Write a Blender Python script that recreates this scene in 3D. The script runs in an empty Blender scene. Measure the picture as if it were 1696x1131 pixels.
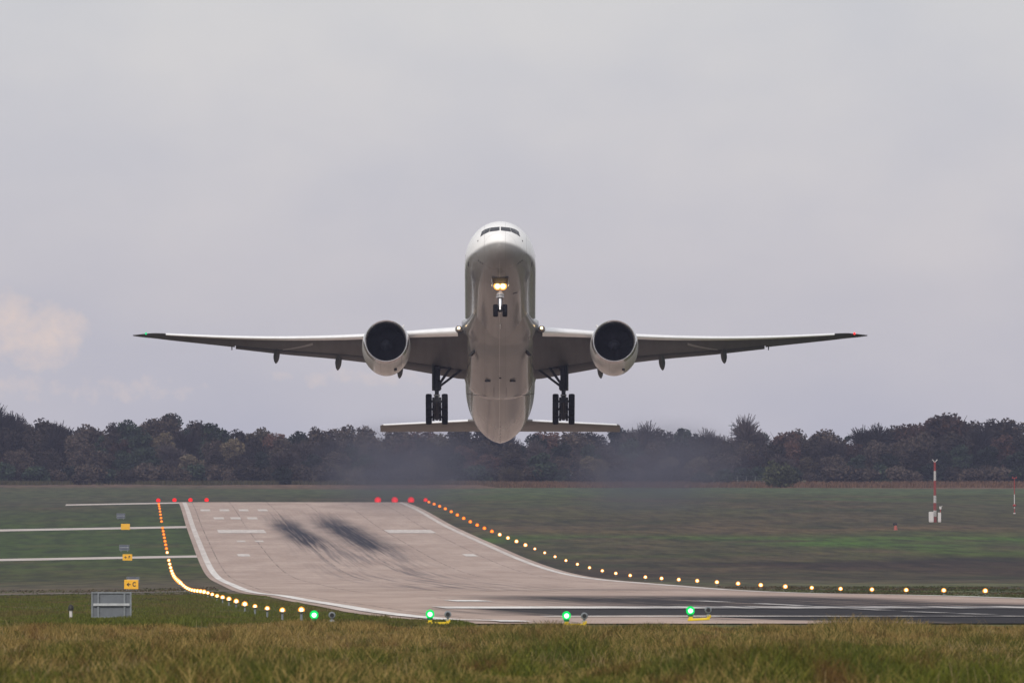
import bpy, math, random
import numpy as np
from mathutils import Vector, Matrix
R = math.radians
scene = bpy.context.scene
COL = scene.collection
rng = np.random.default_rng(7)
random.seed(7)

# ------------------------------------------------------------------ camera
CZ = 10.0                                   # camera height; the runway threshold lies about 4 m lower
cam_d = bpy.data.cameras.new("camera")
cam = bpy.data.objects.new("camera", cam_d); COL.objects.link(cam)
cam_d.sensor_width = 36; cam_d.lens = 600; cam_d.clip_start = 1; cam_d.clip_end = 40000
cam.location = (0, 0, CZ)
cam.rotation_euler = (R(90 + 0.4145), 0, R(-1.2625))
cam_d.dof.use_dof = True; cam_d.dof.focus_distance = 1490; cam_d.dof.aperture_fstop = 19
scene.camera = cam

# ------------------------------------------------------------------ sky, sun, exposure
SUN_EL, SUN_AZ = 34.0, 200.0                # sun stands behind the camera, slightly to the left (azimuth from +Y clockwise)
world = bpy.data.worlds.new("World"); scene.world = world; world.use_nodes = True
wn, wl = world.node_tree.nodes, world.node_tree.links
wn.clear()
def W(t, **k):
    n = wn.new(t)
    for a, b in k.items(): setattr(n, a, b)
    return n
wout = W("ShaderNodeOutputWorld")
sky = W("ShaderNodeTexSky", sky_type='NISHITA', sun_disc=False)
sky.sun_elevation = R(SUN_EL); sky.sun_rotation = R(SUN_AZ); sky.air_density = 1.2; sky.dust_density = 3.0
bg1 = W("ShaderNodeBackground"); bg1.inputs[1].default_value = 0.08
wl.new(sky.outputs[0], bg1.inputs[0])
tc = W("ShaderNodeTexCoord")
mapn = W("ShaderNodeMapping"); mapn.inputs['Scale'].default_value = (55, 55, 95)
wl.new(tc.outputs['Generated'], mapn.inputs[0])
nz = W("ShaderNodeTexNoise"); nz.inputs['Scale'].default_value = 1.0; nz.inputs['Detail'].default_value = 5; nz.inputs['Roughness'].default_value = .5
wl.new(mapn.outputs[0], nz.inputs[0])
rp = W("ShaderNodeValToRGB")
e = rp.color_ramp.elements
e[0].position = .36; e[0].color = (.672, .664, .702, 1)
e[1].position = .66; e[1].color = (.755, .730, .735, 1)
wl.new(nz.outputs[0], rp.inputs[0])
# height gradient of the overcast: brighter and cooler overhead, lilac low down
sep = W("ShaderNodeSeparateXYZ"); wl.new(tc.outputs['Generated'], sep.inputs[0])
gr = W("ShaderNodeValToRGB"); g = gr.color_ramp.elements
g[0].position = 0.0; g[0].color = (.845, .85, .945, 1)
g[1].position = 1.0; g[1].color = (1.15, 1.16, 1.18, 1)
n_ = g.new(.012); n_.color = (1.0, .985, 1.0, 1)
n_ = g.new(.030); n_.color = (.99, 1.02, 1.02, 1)
wl.new(sep.outputs[2], gr.inputs[0])
mul = W("ShaderNodeMixRGB", blend_type='MULTIPLY'); mul.inputs[0].default_value = 1
wl.new(rp.outputs[0], mul.inputs[1]); wl.new(gr.outputs[0], mul.inputs[2])
# a sunlit cumulus low on the left
def wmath(op, a, b=None, clamp=False):
    n = W("ShaderNodeMath", operation=op); n.use_clamp = clamp
    for i, v in enumerate((a, b)):
        if v is None: continue
        if isinstance(v, (int, float)): n.inputs[i].default_value = v
        else: wl.new(v, n.inputs[i])
    return n.outputs[0]
puff = None
for (cx, cz, rx, rz) in ((-.0068, .0078, .0036, .0020), (-.0056, .0072, .0030, .0018), (-.0043, .0079, .0016, .0016), (-.0075, .0085, .0022, .0018), (-.0072, .0046, .0060, .0013), (-.0005, .0044, .0070, .0014), (.0130, .0050, .0090, .0010)):
    dx = wmath('DIVIDE', wmath('SUBTRACT', sep.outputs[0], cx), rx)
    dz = wmath('DIVIDE', wmath('SUBTRACT', sep.outputs[2], cz), rz)
    r2 = wmath('ADD', wmath('MULTIPLY', dx, dx), wmath('MULTIPLY', dz, dz))
    m = wmath('SUBTRACT', 1.0 if cz > .006 else .30, r2)
    puff = m if puff is None else wmath('MAXIMUM', puff, m)
map2 = W("ShaderNodeMapping"); map2.inputs['Scale'].default_value = (900, 900, 1000)
wl.new(tc.outputs['Generated'], map2.inputs[0])
nz2 = W("ShaderNodeTexNoise"); nz2.inputs['Scale'].default_value = 1.0; nz2.inputs['Detail'].default_value = 6; nz2.inputs['Roughness'].default_value = .55
wl.new(map2.outputs[0], nz2.inputs[0])
front = wmath('GREATER_THAN', sep.outputs[1], 0.0)
pm = wmath('MULTIPLY', wmath('ADD', puff, wmath('MULTIPLY', wmath('SUBTRACT', nz2.outputs[0], .5), 2.2)), .75, True)
pm = wmath('MULTIPLY', wmath('MULTIPLY', pm, front), .95)
mixp = W("ShaderNodeMixRGB"); mixp.inputs[2].default_value = (.90, .76, .70, 1)
wl.new(pm, mixp.inputs[0]); wl.new(mul.outputs[0], mixp.inputs[1])
bg2 = W("ShaderNodeBackground"); bg2.inputs[1].default_value = 1.0
wl.new(mixp.outputs[0], bg2.inputs[0])
mixs = W("ShaderNodeMixShader"); mixs.inputs[0].default_value = .9
wl.new(bg1.outputs[0], mixs.inputs[1]); wl.new(bg2.outputs[0], mixs.inputs[2])
wl.new(mixs.outputs[0], wout.inputs[0])
sd = bpy.data.lights.new("sun", 'SUN'); sd.energy = 2.4; sd.angle = R(10); sd.color = (1, .93, .84)
sun = bpy.data.objects.new("sun", sd); COL.objects.link(sun)
az, el = R(SUN_AZ), R(SUN_EL)
to_sun = Vector((math.sin(az) * math.cos(el), math.cos(az) * math.cos(el), math.sin(el)))
sun.rotation_euler = to_sun.to_track_quat('Z', 'Y').to_euler()
scene.view_settings.view_transform = 'Standard'; scene.view_settings.look = 'None'
scene.view_settings.exposure = 0.0; scene.view_settings.gamma = 1.0
cy = scene.cycles
cy.max_bounces = 6; cy.diffuse_bounces = 2; cy.glossy_bounces = 3; cy.transmission_bounces = 2
cy.volume_bounces = 0; cy.transparent_max_bounces = 4; cy.sample_clamp_indirect = 4
cy.use_denoising = True

# ------------------------------------------------------------------ helpers
def tag(o, label, cat, group=None, kind=None):
    o["label"] = label; o["category"] = cat
    if group: o["group"] = group
    if kind: o["kind"] = kind
    return o
def empty(name, loc=(0, 0, 0), rot=(0, 0, 0)):
    o = bpy.data.objects.new(name, None); COL.objects.link(o)
    o.location = loc; o.rotation_euler = rot; o.empty_display_size = .2
    return o
def mesh_obj(name, verts, faces, mat, parent=None, smooth=True):
    me = bpy.data.meshes.new(name)
    me.from_pydata([tuple(v) for v in verts], [], [tuple(f) for f in faces])
    me.validate()
    if mat: me.materials.append(mat)
    me.polygons.foreach_set("use_smooth", [smooth] * len(me.polygons))
    me.update()
    o = bpy.data.objects.new(name, me); COL.objects.link(o)
    if parent: o.parent = parent
    return o
def np_mesh(name, verts, quads, mat, parent=None, attr=None, smooth=False):
    """fast mesh of quads from numpy arrays"""
    me = bpy.data.meshes.new(name)
    nv, nf, k = len(verts), len(quads), quads.shape[1]
    me.vertices.add(nv); me.vertices.foreach_set("co", verts.astype(np.float32).ravel())
    me.loops.add(nf * k); me.loops.foreach_set("vertex_index", quads.astype(np.int32).ravel())
    me.polygons.add(nf)
    me.polygons.foreach_set("loop_start", np.arange(0, nf * k, k, dtype=np.int32))
    me.polygons.foreach_set("loop_total", np.full(nf, k, dtype=np.int32))
    me.polygons.foreach_set("use_smooth", np.full(nf, smooth))
    if attr is not None:
        a = me.attributes.new("tint", 'FLOAT', 'POINT'); a.data.foreach_set("value", attr.astype(np.float32))
    me.materials.append(mat); me.update(calc_edges=True)
    o = bpy.data.objects.new(name, me); COL.objects.link(o)
    if parent: o.parent = parent
    return o
class MB:
    def __init__(s): s.v = []; s.f = []
    def add(s, verts, faces):
        b = len(s.v); s.v += [tuple(map(float, p)) for p in verts]; s.f += [tuple(b + i for i in f) for f in faces]
    def box(s, c, d, M=None):
        x, y, z = (q / 2 for q in d)
        vs = [Vector((i * x, j * y, k * z)) for k in (-1, 1) for j in (-1, 1) for i in (-1, 1)]
        if M is not None: vs = [M @ p for p in vs]
        vs = [p + Vector(c) for p in vs]
        s.add(vs, [(0, 2, 3, 1), (4, 5, 7, 6), (0, 1, 5, 4), (2, 6, 7, 3), (0, 4, 6, 2), (1, 3, 7, 5)])
    def bbox(s, c, d, bev):                  # chamfered box
        x, y, z = (q / 2 for q in d); b = min(bev, x * .9, y * .9, z * .9)
        ring = [(x - b, y), (x, y - b), (x, -y + b), (x - b, -y), (-x + b, -y), (-x, -y + b), (-x, y - b), (-x + b, y)]
        lv = [(-z, b), (-z + b, 0), (z - b, 0), (z, b)]
        vs = []
        for zz, ins in lv:
            for px, py in ring:
                vs.append((c[0] + px - math.copysign(ins, px), c[1] + py - math.copysign(ins, py), c[2] + zz))
        fs = [tuple(reversed(range(8))), tuple(range(24, 32))]
        for l in range(3):
            for i in range(8):
                j = (i + 1) % 8; fs.append((l * 8 + j, l * 8 + i, (l + 1) * 8 + i, (l + 1) * 8 + j)[::-1])
        s.add(vs, fs)
    def tube(s, p0, p1, r0, r1=None, n=12, caps=True):
        r1 = r0 if r1 is None else r1
        p0, p1 = Vector(p0), Vector(p1); d = (p1 - p0).normalized()
        a = d.orthogonal().normalized(); b = d.cross(a)
        vs = []
        for p, r in ((p0, r0), (p1, r1)):
            for i in range(n):
                t = 2 * math.pi * i / n; vs.append(p + (a * math.cos(t) + b * math.sin(t)) * r)
        fs = [(i, (i + 1) % n, n + (i + 1) % n, n + i) for i in range(n)]
        if caps: fs += [tuple(reversed(range(n))), tuple(range(n, 2 * n))]
        s.add(vs, fs)
    def lathe(s, prof, M, n=32, caps=False):  # prof (axial, radius) along local +Y of M
        vs = []; k = len(prof)
        for y, r in prof:
            for i in range(n):
                t = 2 * math.pi * i / n; vs.append(M @ Vector((r * math.cos(t), y, r * math.sin(t))))
        fs = []
        for j in range(k - 1):
            for i in range(n):
                q = (i + 1) % n; fs.append((j * n + i, j * n + q, (j + 1) * n + q, (j + 1) * n + i))
        if caps: fs += [tuple(range(n)), tuple(reversed(range((k - 1) * n, k * n)))]
        s.add(vs, fs)
    def loft(s, rings, caps=True):
        n = len(rings[0]); vs = [p for r in rings for p in r]; fs = []
        for j in range(len(rings) - 1):
            for i in range(n):
                q = (i + 1) % n; fs.append((j * n + i, j * n + q, (j + 1) * n + q, (j + 1) * n + i))
        if caps: fs += [tuple(reversed(range(n))), tuple(range((len(rings) - 1) * n, len(rings) * n))]
        s.add(vs, fs)
    def build(s, name, mat, parent=None, smooth=True, fix=True):
        o = mesh_obj(name, s.v, s.f, mat, parent, smooth)
        if fix:
            import bmesh
            bm = bmesh.new(); bm.from_mesh(o.data); bmesh.ops.recalc_face_normals(bm, faces=bm.faces)
            if smooth:
                for ed in bm.edges:
                    if len(ed.link_faces) == 2 and ed.calc_face_angle(0) > R(38): ed.smooth = False
            bm.to_mesh(o.data); bm.free()
        return o
def copy_tree(o, parent=None):
    c = o.copy(); COL.objects.link(c); c.parent = parent
    for ch in list(o.children): copy_tree(ch, c)
    return c

# ------------------------------------------------------------------ materials
class NT:
    """tiny node-expression helper"""
    def __init__(s, name):
        s.m = bpy.data.materials.new(name); s.m.use_nodes = True
        s.t = s.m.node_tree; s.b = s.t.nodes["Principled BSDF"]; s.out = s.t.nodes["Material Output"]
        s.co = None
    def node(s, t, **k):
        n = s.t.nodes.new(t)
        for a, b in k.items(): setattr(n, a, b)
        return n
    def put(s, sock, v):
        if isinstance(v, (int, float)): sock.default_value = v
        elif isinstance(v, (tuple, list)): sock.default_value = tuple(v) if len(v) == len(sock.default_value) else tuple(v) + (1,)
        else: s.t.links.new(v, sock)
    def math(s, op, a, b=None, clamp=False):
        n = s.node("ShaderNodeMath", operation=op); n.use_clamp = clamp
        s.put(n.inputs[0], a)
        if b is not None: s.put(n.inputs[1], b)
        return n.outputs[0]
    def coord(s):
        if s.co is None: s.co = s.node("ShaderNodeTexCoord").outputs['Object']
        return s.co
    def xyz(s):
        n = s.node("ShaderNodeSeparateXYZ"); s.put(n.inputs[0], s.coord()); return n.outputs
    def noise(s, scale=(1, 1, 1), detail=4, rough=.55, loc=(0, 0, 0)):
        mp = s.node("ShaderNodeMapping"); mp.inputs['Scale'].default_value = scale; mp.inputs['Location'].default_value = loc
        s.put(mp.inputs[0], s.coord())
        n = s.node("ShaderNodeTexNoise"); n.inputs['Scale'].default_value = 1; n.inputs['Detail'].default_value = detail; n.inputs['Roughness'].default_value = rough
        s.put(n.inputs[0], mp.outputs[0]); return n.outputs[0]
    def step(s, v, a, b, lo=0., hi=1.):       # smooth map of v from [a,b] to [lo,hi]
        n = s.node("ShaderNodeMapRange", interpolation_type='SMOOTHSTEP')
        s.put(n.inputs[0], v); n.inputs[1].default_value = a; n.inputs[2].default_value = b
        n.inputs[3].default_value = lo; n.inputs[4].default_value = hi; return n.outputs[0]
    def band(s, v, a, b, w):                  # 1 between a and b with soft edges w
        return s.math('MULTIPLY', s.step(v, a - w, a + w), s.step(v, b - w, b + w, 1., 0.))
    def mix(s, f, a, b, mode='MIX'):
        n = s.node("ShaderNodeMixRGB", blend_type=mode)
        s.put(n.inputs[0], f); s.put(n.inputs[1], a); s.put(n.inputs[2], b); return n.outputs[0]
    def ramp(s, v, pts):
        n = s.node("ShaderNodeValToRGB"); r = n.color_ramp
        r.elements[0].position, r.elements[0].color = pts[0][0], (*pts[0][1], 1)
        r.elements[1].position, r.elements[1].color = pts[-1][0], (*pts[-1][1], 1)
        for p, c in pts[1:-1]: q = r.elements.new(p); q.color = (*c, 1)
        s.put(n.inputs[0], v); return n.outputs[0]
    def done(s, col=None, rough=None, **k):
        if col is not None: s.put(s.b.inputs['Base Color'], col)
        if rough is not None: s.put(s.b.inputs['Roughness'], rough)
        for a, v in k.items(): s.put(s.b.inputs[a.replace('_', ' ')], v)
        return s.m
    def bump(s, h, strength=.3, dist=.05):
        n = s.node("ShaderNodeBump"); n.inputs['Strength'].default_value = strength; n.inputs['Distance'].default_value = dist
        s.put(n.inputs['Height'], h); s.t.links.new(n.outputs[0], s.b.inputs['Normal'])
def plain(name, col, rough=.5, var=.15, scale=3., metallic=0., **k):
    n = NT(name)
    nz = n.noise((scale,) * 3, 5, .6)
    c = n.mix(n.step(nz, .3, .7), tuple(q * (1 - var) for q in col), tuple(min(1, q * (1 + var)) for q in col))
    return n.done(c, rough, Metallic=metallic, **k)
def glow(name, col, strength):
    n = NT(name)
    n.put(n.b.inputs['Base Color'], (0, 0, 0)); n.b.inputs['Specular IOR Level'].default_value = 0; n.put(n.b.inputs['Emission Color'], col); n.put(n.b.inputs['Emission Strength'], strength)
    n.m.cycles.emission_sampling = 'NONE'
    return n.m

# aircraft paint: off-white gloss with faint panel grime and soot streaks running aft
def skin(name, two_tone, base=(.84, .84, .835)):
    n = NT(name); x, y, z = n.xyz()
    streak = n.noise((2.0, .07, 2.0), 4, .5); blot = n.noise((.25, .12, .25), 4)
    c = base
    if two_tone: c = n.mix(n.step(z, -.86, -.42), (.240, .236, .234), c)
    else: c = base      # grey painted belly below the waterline
    c = n.mix(n.step(streak, .45, .75, 0, .22), c, n.mix(1., c, (.80, .77, .74), 'MULTIPLY'))
    c = n.mix(n.step(blot, .5, .75, 0, .5), c, n.mix(1., c, (.84, .82, .80), 'MULTIPLY'))
    seam = n.math('LESS_THAN', n.math('ABSOLUTE', n.math('SUBTRACT', n.math('FRACT', n.math('MULTIPLY', y, .37)), .5)), .006)
    seam = n.math('MAXIMUM', seam, n.math('LESS_THAN', n.math('ABSOLUTE', n.math('SUBTRACT', n.math('FRACT', n.math('ADD', n.math('MULTIPLY', x, .55), .25)), .5)), .008))
    c = n.mix(n.math('MULTIPLY', seam, .48), c, (.16, .15, .145))
    if two_tone:
        keel = n.math('MULTIPLY', n.math('LESS_THAN', n.math('ABSOLUTE', n.math('ADD', x, .06)), .035), n.step(z, -2.2, -1.8, .38, 0.))
        c = n.mix(keel, c, (.50, .49, .48))
    nose = n.step(y, 1.0, 3.2) if two_tone else 1.0
    return n.done(c, n.math('SUBTRACT', n.math('ADD', n.step(streak, .3, .8, .20, .27), .28), n.math('MULTIPLY', nose, .28)), Coat_Weight=n.math('MULTIPLY', nose, .35), Coat_Roughness=.06, Specular_IOR_Level=.32)
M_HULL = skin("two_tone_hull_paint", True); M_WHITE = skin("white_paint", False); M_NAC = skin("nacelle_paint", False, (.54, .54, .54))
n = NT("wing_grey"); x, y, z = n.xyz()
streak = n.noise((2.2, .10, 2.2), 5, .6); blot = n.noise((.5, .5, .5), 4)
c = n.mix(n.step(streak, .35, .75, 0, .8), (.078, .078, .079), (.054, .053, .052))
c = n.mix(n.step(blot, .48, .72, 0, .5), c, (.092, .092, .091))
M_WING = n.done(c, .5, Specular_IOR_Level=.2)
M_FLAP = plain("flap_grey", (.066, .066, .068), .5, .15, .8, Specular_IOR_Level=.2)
M_BAND = plain("pale_band_grey", (.26, .26, .26), .5, .1, 1)
M_METAL = plain("polished_leading_edge", (.92, .93, .95), .30, .04, 1.5, metallic=.35)
M_LIP = plain("polished_lip_metal", (.62, .61, .63), .22, .06, 2, metallic=.9)
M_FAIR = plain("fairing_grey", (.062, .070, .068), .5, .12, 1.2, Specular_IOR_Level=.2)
M_TIRE = plain("tire_rubber", (.005, .005, .007), .8, .25, 6, Specular_IOR_Level=.12)
M_GEAR = plain("gear_grey", (.017, .017, .021), .55, .35, 4, Specular_IOR_Level=.25)
M_GEARL = plain("gear_light_grey", (.34, .34, .36), .4, .2, 4)
M_CHROME = plain("chrome_piston", (.75, .75, .78), .25, .05, 4, metallic=.7)
M_GLASS = plain("windshield_glass", (.012, .013, .016), .15, .1, 4, Specular_IOR_Level=.18)
M_DARK = plain("dark_recess", (.012, .012, .014), .7, .2, 4)
M_FAN = plain("titanium_fan_blade", (.004, .004, .006), .6, .2, 5, Specular_IOR_Level=.06)
M_HOT = plain("exhaust_metal", (.28, .26, .24), .4, .2, 3, metallic=.8)
M_LAND = glow("landing_light_glow", (1, .66, .24), 5)
M_LANDG = glow("amber_halo_glow", (1, .42, .07), 1.6)  # emission for the halo round the landing lights, no lamp itself
M_ROOTL = glow("root_light_glow", (1, .70, .36), 4)
M_SMALL = glow("taxi_light_glow", (1, .72, .35), 2.5)
M_NAVG = glow("green_navigation_glow", (.02, .9, .3), 1.0)
M_NAVR = glow("red_navigation_glow", (1, .03, .025), 2.2)
M_WARM = glow("warm_white_lamp_glow", (1, .70, .36), 4)
M_AMBER = glow("amber_lamp_glow", (1, .30, .03), 2.0)
M_WARMG = glow("orange_lamp_glass_glow", (1, .34, .035), 1.5)
M_AMBERG = glow("deep_orange_lamp_glass_glow", (1, .17, .008), 1.35)
M_REDG = glow("red_lamp_glass_glow", (1, .015, .012), 1.1)
M_RED = glow("red_lamp_glow", (1, .02, .02), 1.6)
M_GREEN = glow("green_lamp_glow", (.0, .80, .13), 1.15)
M_GREENC = glow("green_lamp_core_glow", (.50, 1, .68), 3.2)
M_YEL = plain("yellow_bar_paint", (.72, .50, .01), .5, .12, 9)
M_SIGNY = plain("yellow_sign_face", (.80, .42, .012), .5, .05, 3)
M_SIGNB = plain("black_sign_lettering", (.015, .014, .012), .6, .1, 3)
M_GALV = plain("galvanised_steel", (.17, .19, .21), .5, .15, 6)
M_GALVL = plain("pale_galvanised_steel", (.38, .40, .42), .45, .15, 6)
M_BLUEG = plain("blue_grey_sign_back", (.080, .092, .125), .5, .1, 6)
M_MASTR = plain("red_mast_paint", (.27, .028, .026), .5, .1, 4)
M_MASTW = plain("white_mast_paint", (.52, .50, .50), .5, .06, 4)
M_CAB = plain("white_cabinet_paint", (.48, .47, .47), .5, .1, 2)
M_BARK = plain("bark", (.055, .045, .038), .9, .3, 3)
M_CONCP = plain("concrete_pad", (.36, .34, .32), .9, .15, 2)

# ------------------------------------------------------------------ terrain
PROF = np.array([(-2000, 1.7), (0, 1.7), (100, 1.95), (190, 2.48), (300, 3.42), (380, 4.02), (415, 4.08), (428, 4.00), (440, 4.06), (532, 4.86), (602, 5.37), (700, 6.05),
    (818, 6.74), (960, 7.68), (1118, 8.58), (1168, 8.92), (1349, 10.19), (1520, 11.2), (1669, 11.85), (1786, 12.4), (1996, 13.35), (2163, 13.6), (2365, 13.1),
    (2603, 12.0), (2770, 11.25), (2941, 10.4), (3073, 9.45), (3219, 8.4), (3425, 7.5), (3600, 6.8), (3800, 6.05), (4000, 5.45), (4200, 4.95), (4500, 4.3), (5200, 4.0), (9000, 4.0)])
_py = np.arange(-2000, 9000, 2.0)
_ph = np.interp(_py, PROF[:, 0], PROF[:, 1])
def _gauss(a, sig):
    k = np.arange(-int(4 * sig), int(4 * sig) + 1); w = np.exp(-.5 * (k / sig) ** 2); w /= w.sum()
    return np.convolve(np.pad(a, len(k) // 2, mode='edge'), w, mode='valid')
_a, _b = _gauss(_ph, 3.5), _gauss(_ph, 32)
_w = np.clip((_py - 500) / 500, 0, 1)
_ph = _a * (1 - _w) + _b * _w
def gz(X, Y):
    X = np.asarray(X, float); Y = np.asarray(Y, float)
    h = np.interp(Y, _py, _ph)
    k = np.clip((Y - 900) / 700, 0, 1) * np.clip((4200 - Y) / 600, 0, 1)
    h = h + k * .018 * np.clip(9.0 - X, 0, 40)
    # low tussocky mound at the left verge in front of the threshold
    return CZ - h
YS = np.unique(np.concatenate([np.linspace(-1500, 100, 17), np.arange(100, 420, 8), np.arange(420, 900, 4), np.arange(900, 3700, 8), np.arange(3700, 4700, 25), np.linspace(4700, 6600, 12)]))
XS = np.unique(np.concatenate([np.linspace(-2800, -120, 12), np.arange(-120, 0, 10), np.arange(0, 64, 4), [9.0], np.arange(64, 300, 12), np.linspace(300, 3000, 12)]))
def sheet(name, xs, ys, lift, mat):
    gx, gy = np.meshgrid(xs, ys); v = np.stack([gx, gy, gz(gx, gy) + lift], -1).reshape(-1, 3)
    nx, ny = len(xs), len(ys)
    i, j = np.meshgrid(np.arange(nx - 1), np.arange(ny - 1)); b = (j * nx + i).ravel()
    q = np.stack([b, b + 1, b + nx + 1, b + nx], -1)
    return np_mesh(name, v, q, mat, smooth=True)
def ys_between(a, b): return np.unique(np.concatenate([[a], YS[(YS > a) & (YS < b)], [b]]))
def xs_between(a, b): return np.unique(np.concatenate([[a], XS[(XS > a) & (XS < b)], [b]]))

n = NT("meadow_ground"); x, y, z = n.xyz()
wig = n.noise((.012, .0035, 0), 4, .55); fine = n.noise((.30, .022, 0), 6, .65); mid = n.noise((.045, .0095, 0), 5, .62)
yy = n.math('ADD', y, n.math('MULTIPLY', n.math('SUBTRACT', wig, .5), 420.))
yn = n.math('DIVIDE', yy, 5000.)
G, O, B, T, DB = (.046, .062, .010), (.052, .049, .019), (.034, .023, .015), (.085, .058, .030), (.018, .013, .010)
right = n.ramp(yn, [(0, O), (.10, O), (.22, (.07, .085, .036)), (.335, (.085, .095, .042)), (.375, (.075, .07, .045)), (.40, DB), (.435, B), (.465, DB), (.485, G), (.525, (.040, .095, .010)), (.555, O),
                    (.575, T), (.60, O), (.66, (.046, .046, .024)), (.72, (.046, .066, .022)), (.77, (.052, .076, .034)), (.795, (.052, .074, .034)), (.81, (.11, .066, .045)), (.865, (.12, .070, .048)), (.88, O), (1, O)])
left = n.ramp(yn, [(0, O), (.10, (.075, .08, .03)), (.2, (.10, .08, .045)), (.27, (.085, .07, .042)), (.36, (.075, .065, .042)), (.42, (.042, .046, .013)), (.48, (.032, .056, .010)), (.60, (.031, .052, .010)),
                   (.69, (.044, .044, .026)), (.75, (.048, .058, .028)), (.80, (.05, .058, .028)), (.82, (.10, .065, .05)), (1, O)])
wide = n.noise((.020, .0042, 0), 3, .5, (31, 17, 0))
right = n.mix(n.math('MULTIPLY', n.step(wide, .42, .58, .9, 0.), n.band(y, 1250, 3700, 200)), right, n.mix(n.step(mid, .4, .6), (.034, .033, .016), (.058, .047, .026)))
c = n.mix(n.step(x, 10, 60), left, right)
c = n.mix(n.step(mid, .52, .72, 0, .55), c, (.074, .050, .030))
c = n.mix(n.step(mid, .30, .46, .55, 0.), c, (.024, .036, .012))
c = n.mix(.75, c, n.mix(n.step(fine, .30, .70), (.18, .19, .19), (.82, .78, .72)), 'OVERLAY')
n.bump(fine, .5, .3)
M_GROUND = n.done(c, .95, Specular_IOR_Level=.1)
ground = sheet("ground", XS, YS, 0, M_GROUND)
tag(ground, "wide airfield meadow in bands of green and dry brown grass", "ground", kind="structure")

# ------------------------------------------------------------------ runway
n = NT("runway_surface"); x, y, z = n.xyz()
slab = n.noise((.16, .012, 0), 5, .6); fine = n.noise((1.2, .05, 0), 5, .65); strk = n.noise((1.1, .0035, 0), 4, .6); strk2 = n.noise((3.0, .010, 0), 4, .65, (7, 3, 0))
big = n.noise((.12, .006, 0), 4, .6); strk3 = n.noise((2.6, .0045, 0), 4, .65, (2, 5, 0))
c = n.mix(n.step(slab, .3, .7), (.35, .262, .218), (.455, .355, .300))
c = n.mix(n.step(fine, .35, .7, .25, 0.), c, (.20, .17, .16))
# transverse joints with patches of tar
jn = n.math('LESS_THAN', n.math('FRACT', n.math('DIVIDE', y, 37.)), .03)
jx = n.math('LESS_THAN', n.math('ABSOLUTE', n.math('SUBTRACT', n.math('FRACT', n.math('DIVIDE', x, 7.5)), .5)), .012)
c = n.mix(n.math('MULTIPLY', n.math('MAXIMUM', jn, jx), n.step(fine, .40, .56, 0, .7)), c, (.085, .07, .065))
# asphalt resurfacing near the threshold
asph_y = n.band(n.math('ADD', y, n.math('MULTIPLY', n.math('SUBTRACT', big, .5), 60.)), 620, 765, 6)
asph = n.math('MULTIPLY', asph_y, n.step(n.math('ADD', x, n.math('MULTIPLY', n.math('SUBTRACT', strk, .5), 8.)), 12.0, 16.5))
near = n.math('MULTIPLY', n.step(y, 618, 626, 1., 0.), n.step(n.math('ADD', x, n.math('MULTIPLY', n.math('SUBTRACT', strk, .5), 10.)), 17.5, 21.5))
c = n.mix(n.math('MAXIMUM', asph, near), c, n.mix(strk2, (.014, .013, .014), (.034, .030, .030)))
# tyre rubber laid down in the touchdown zone at this end
rub = n.band(n.math('ADD', x, n.math('MULTIPLY', n.math('SUBTRACT', big, .5), 6.)), 22.0, 45.0, 4.0)
rub = n.math('MULTIPLY', rub, n.band(y, 400, 1130, 110))
rub = n.math('MULTIPLY', rub, n.step(strk, .28, .48))
rub = n.math('MULTIPLY', rub, n.step(strk2, .22, .5, .55, 1.))
c = n.mix(n.math('MULTIPLY', rub, .97), c, (.014, .013, .016))
# two dark lanes of rubber at the far touchdown zone
for (cx, y0, y1, hw) in ((26.5, 2560, 3030, 3.5), (35.0, 2500, 3060, 3.9)):
    xx = n.math('ADD', n.math('SUBTRACT', x, cx), n.math('MULTIPLY', n.math('SUBTRACT', big, .5), 5.))
    xx = n.math('SUBTRACT', xx, n.math('MULTIPLY', n.math('SUBTRACT', y, 2750.), -.0030))
    lane = n.step(n.math('ABSOLUTE', xx), hw * .10, hw * 1.42, 1., 0.)
    lane = n.math('MULTIPLY', lane, n.band(n.math('ADD', y, n.math('MULTIPLY', n.math('SUBTRACT', strk3, .5), 520.)), y0, y1, 150))
    lane = n.math('MULTIPLY', lane, n.step(strk3, .30, .58, .62, 1.))
    c = n.mix(n.math('MULTIPLY', lane, 1.1, True), c, (.016, .016, .026))
# fainter lanes running on towards the dip
fl = n.math('MULTIPLY', n.band(x, 24, 39, 4), n.band(y, 1500, 2560, 160))
fl = n.math('MULTIPLY', fl, n.step(strk, .44, .66))
c = n.mix(n.math('MULTIPLY', fl, .62), c, (.10, .085, .09))
n.bump(fine, .15, .02)
M_RUN = n.done(c, n.mix(strk2, (.65, .65, .65), (.85, .85, .85)), Specular_IOR_Level=.06)
runway = sheet("runway", xs_between(8.6, 54.4), ys_between(432, 3432), .03, M_RUN)
tag(runway, "long concrete runway dipping and rising again towards the far wood", "runway", kind="structure")
n = NT("taxiway_surface"); fine = n.noise((.4, .05, 0), 5)
M_TAXI = n.done(n.mix(fine, (.36, .32, .29), (.52, .46, .43)), .85)
for i, (y0, y1, xa, lab) in enumerate(((2392, 2424, -140, "pale taxiway strip nearest of three crossing the left grass to the runway"),
                                       (2888, 2924, -140, "pale taxiway strip in the middle of three on the left grass"),
                                       (3392, 3430, -14, "short pale strip level with the far end of the runway"))):
    tag(sheet("taxiway", xs_between(xa, 8.6), ys_between(y0, y1), .03, M_TAXI), lab, "taxiway", kind="structure")
t = sheet("taxiway", xs_between(-60, 8.6), ys_between(1494, 1512), .03, plain("worn_taxiway", (.22, .19, .17), .9, .4, .2))
tag(t, "worn grey path crossing the grass behind the yellow sign with letter C", "path", kind="structure")

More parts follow.
